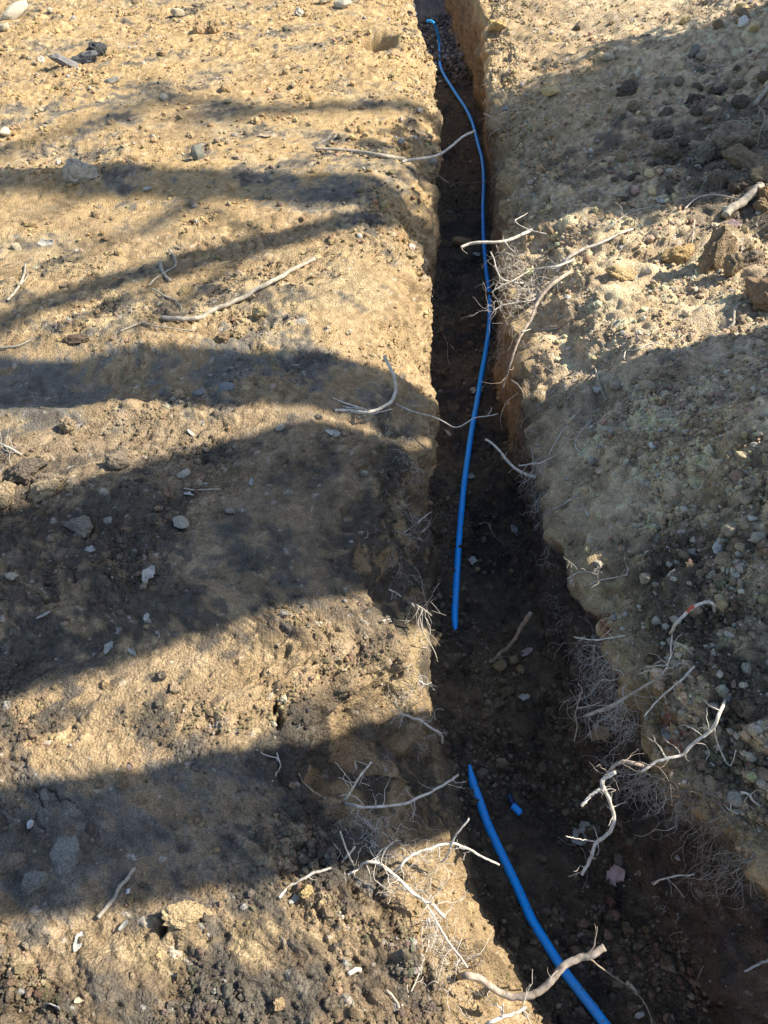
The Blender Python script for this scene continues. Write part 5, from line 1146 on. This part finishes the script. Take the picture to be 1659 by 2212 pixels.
# ---- dry leaves
def leaf(label, px, py, wpx, mat, rz=0.0, asp=0.55, lobes=3, curl=0.25, tilt=0.3, z=None, seed=0, name='leaf', cat='leaf'):
    g = np.random.default_rng(500 + seed)
    p, n = hit(px, py) if z is None else (at_z(px, py, z), Vector((0, -.3, 1)))
    zc = p.y * CP + (CAM_H - p.z) * SP
    L_ = wpx * zc / FPX
    nu, nv = 18, 7
    V_, F = [], []
    for i in range(nu + 1):
        t = i / nu
        w = asp * 0.5 * (math.sin(math.pi * min(1, t * 0.97 + 0.015)) ** 0.7) * (1 + 0.20 * math.sin(t * math.pi * 2 * lobes + 1 + seed) + 0.06 * g.normal()) + 0.012
        for j in range(nv):
            s = (j / (nv - 1) - 0.5) * 2
            zz = curl * 0.35 * (s * s * w * 1.6) + curl * 0.25 * math.sin(t * 4 + s * 1.5 + seed) * 0.25 + 0.01 * g.normal() + curl * .3 * (t - .5) ** 2
            V_.append(((t - .5) * L_, s * w * L_ * (1 + 0.10 * g.normal()) + 0.04 * L_ * math.sin(t * 5 + seed), zz * L_))
    for i in range(nu):
        for j in range(nv - 1):
            a = i * nv + j; F.append((a, a + 1, a + nv + 1, a + nv))
    me = bpy.data.meshes.new(name); me.from_pydata(V_, [], F)
    me.polygons.foreach_set('use_smooth', np.ones(len(me.polygons), bool)); me.materials.append(mat); me.update()
    o = link(name, me)
    md = o.modifiers.new('thickness', 'SOLIDIFY'); md.thickness = 0.0006
    q = n.to_track_quat('Z', 'Y') @ Matrix.Rotation(rz, 3, 'Z').to_quaternion() @ Matrix.Rotation(g.normal() * tilt, 3, 'X').to_quaternion()
    o.rotation_mode = 'QUATERNION'; o.rotation_quaternion = q
    o.location = p + n * (0.006 + 0.03 * L_)
    tag(o, label, cat)
    return o
LEAVES = [
    ('big pale grey leaf with torn lobes on the dark left bank', 321, 1243, 46, M_LEAF, .8, .5, 2), ('pale upright leaf scrap at the left of the dark bank', 97, 1333, 32, M_LEAF, 1.4, .55, 2),
    ('grey leaf scrap at the border of light and shade', 239, 1402, 30, M_LEAF, -.6, .6, 2), ('flat pale leaf right of the grey scrap', 285, 1413, 30, M_LEAF, .15, .3, 1),
    ('small pale leaf scrap in the dark soil', 318, 1337, 22, M_LEAF, .7, .6, 2), ('whitish leaf beside a straw on the dark soil', 197, 1190, 26, M_LEAF, .5, .5, 2), ('torn grey leaf below the straw-thin stick', 408, 1072, 32, M_LEAF, -1.1, .45, 2),
    ('small white leaf tip standing in the lit hollow', 411, 938, 22, M_LEAF, 1.4, .4, 1), ('pale leaf high on the shaded slope by the roots', 718, 937, 34, M_LEAF, -.5, .5, 1), ('grey leaf scrap under the curled root', 545, 1045, 26, M_LEAF, .3, .4, 1),
    ('curled silver leaf on the near lit bank', 170, 2040, 44, M_LEAF, 1.9, .45, 2), ('pale leaf flat on the near bank by the bottom edge', 128, 2170, 46, M_LEAF, 1.1, .65, 2), ('narrow cream leaf right of the flat pale leaf', 172, 2166, 40, M_LEAFB, 1.5, .45, 1),
    ('small oval cream leaf below the pale crooked root', 270, 2003, 26, M_LEAF, .3, .5, 1), ('small white leaf at the foot of the root', 632, 1942, 26, M_LEAF, -.2, .5, 1),
    ('grey leaf on the floor behind the sagging root', 965, 938, 24, M_LEAF, .1, .5, 2), ('grey leaf scrap on the floor left of the pipe', 1022, 846, 20, M_LEAF, .6, .6, 2), ('grey leaf under the pipe in the middle trench', 1017, 1030, 20, M_LEAF, .4, .6, 2),
    ('torn grey leaf right of the pipe near the wall', 1110, 1150, 32, M_LEAF, .9, .6, 2), ('small leaf right of the pipe in front of the torn one', 1022, 1213, 22, M_LEAF, -.3, .7, 2), ('pink-brown leaf beside the standing stick', 1137, 1412, 34, M_LEAFP, .9, .5, 1),
    ('blue-grey leaf scrap on the floor before the clods', 1132, 1507, 24, M_LEAF, .8, .6, 2), ('broad grey leaf on the floor behind the J-shaped root', 1252, 1797, 56, M_LEAF, .4, .7, 2), ('pinkish lobed leaf on the near floor below the J-shaped root', 1330, 1890, 46, M_LEAFP, 1.0, .7, 2),
    ('small orange leaf between the root and the pinkish leaf', 1336, 1850, 18, M_LEAFB, .2, .35, 1), ('beige torn leaf hanging in the right roots', 1303, 1580, 74, M_LEAFB, 1.2, .45, 2), ('pale leaf scrap at the bottom by the near pipe', 1380, 2195, 24, M_LEAF, 1.1, .5, 1),
    ('pinkish leaf below the stout pale stick', 1585, 487, 32, M_LEAFP, -.5, .6, 2), ('small pale leaf on the sunlit right gravel', 1425, 437, 26, M_LEAF, .1, .45, 1), ('grey leaf behind the tall split clod', 1420, 468, 22, M_LEAF, 1.4, .5, 1),
    ('grey leaf on the far floor near the flat stone', 968, 460, 12, M_LEAF, .2, .6, 1), ('grey leaf on the floor right of the left wall corner', 1030, 553, 22, M_LEAF, .3, .6, 2), ('grey leaf on the shaded left bank by the upper band', 320, 410, 20, M_LEAF, .3, .6, 2), ('pale leaf on the lit left bank below the upper band', 100, 528, 34, M_LEAF, .2, .5, 2), ('dark leaf scrap lying by the grey stick', 575, 294, 34, M_LEAFB, .1, .3, 1),
    ('grey leaf hanging in the near right root hairs', 1440, 1590, 40, M_LEAF, 1.2, .5, 1),
]
for k, (lab, px, py, w, mat, rz, asp, lb) in enumerate(LEAVES):
    leaf(lab, px, py, w, mat, rz, asp, lb, 0.5, .3, None, k)
# dry grass in the dark heap
T = Tubes(); g = np.random.default_rng(9)
p, n = hit(1628, 290)
for k in range(26):
    q, r = walk(np.array(p) + g.normal(size=3) * .02, np.array((g.normal() * .8, g.normal() * .8, 1.2)), g.uniform(.12, .26), .0022, .0008, g, 10, .6, .25)
    T.add(q, r, 4)
tag(link('grass_tuft', T.mesh('grass_tuft', M_GRASS)), 'tuft of dry grass in the dark heap at the right edge', 'grass')
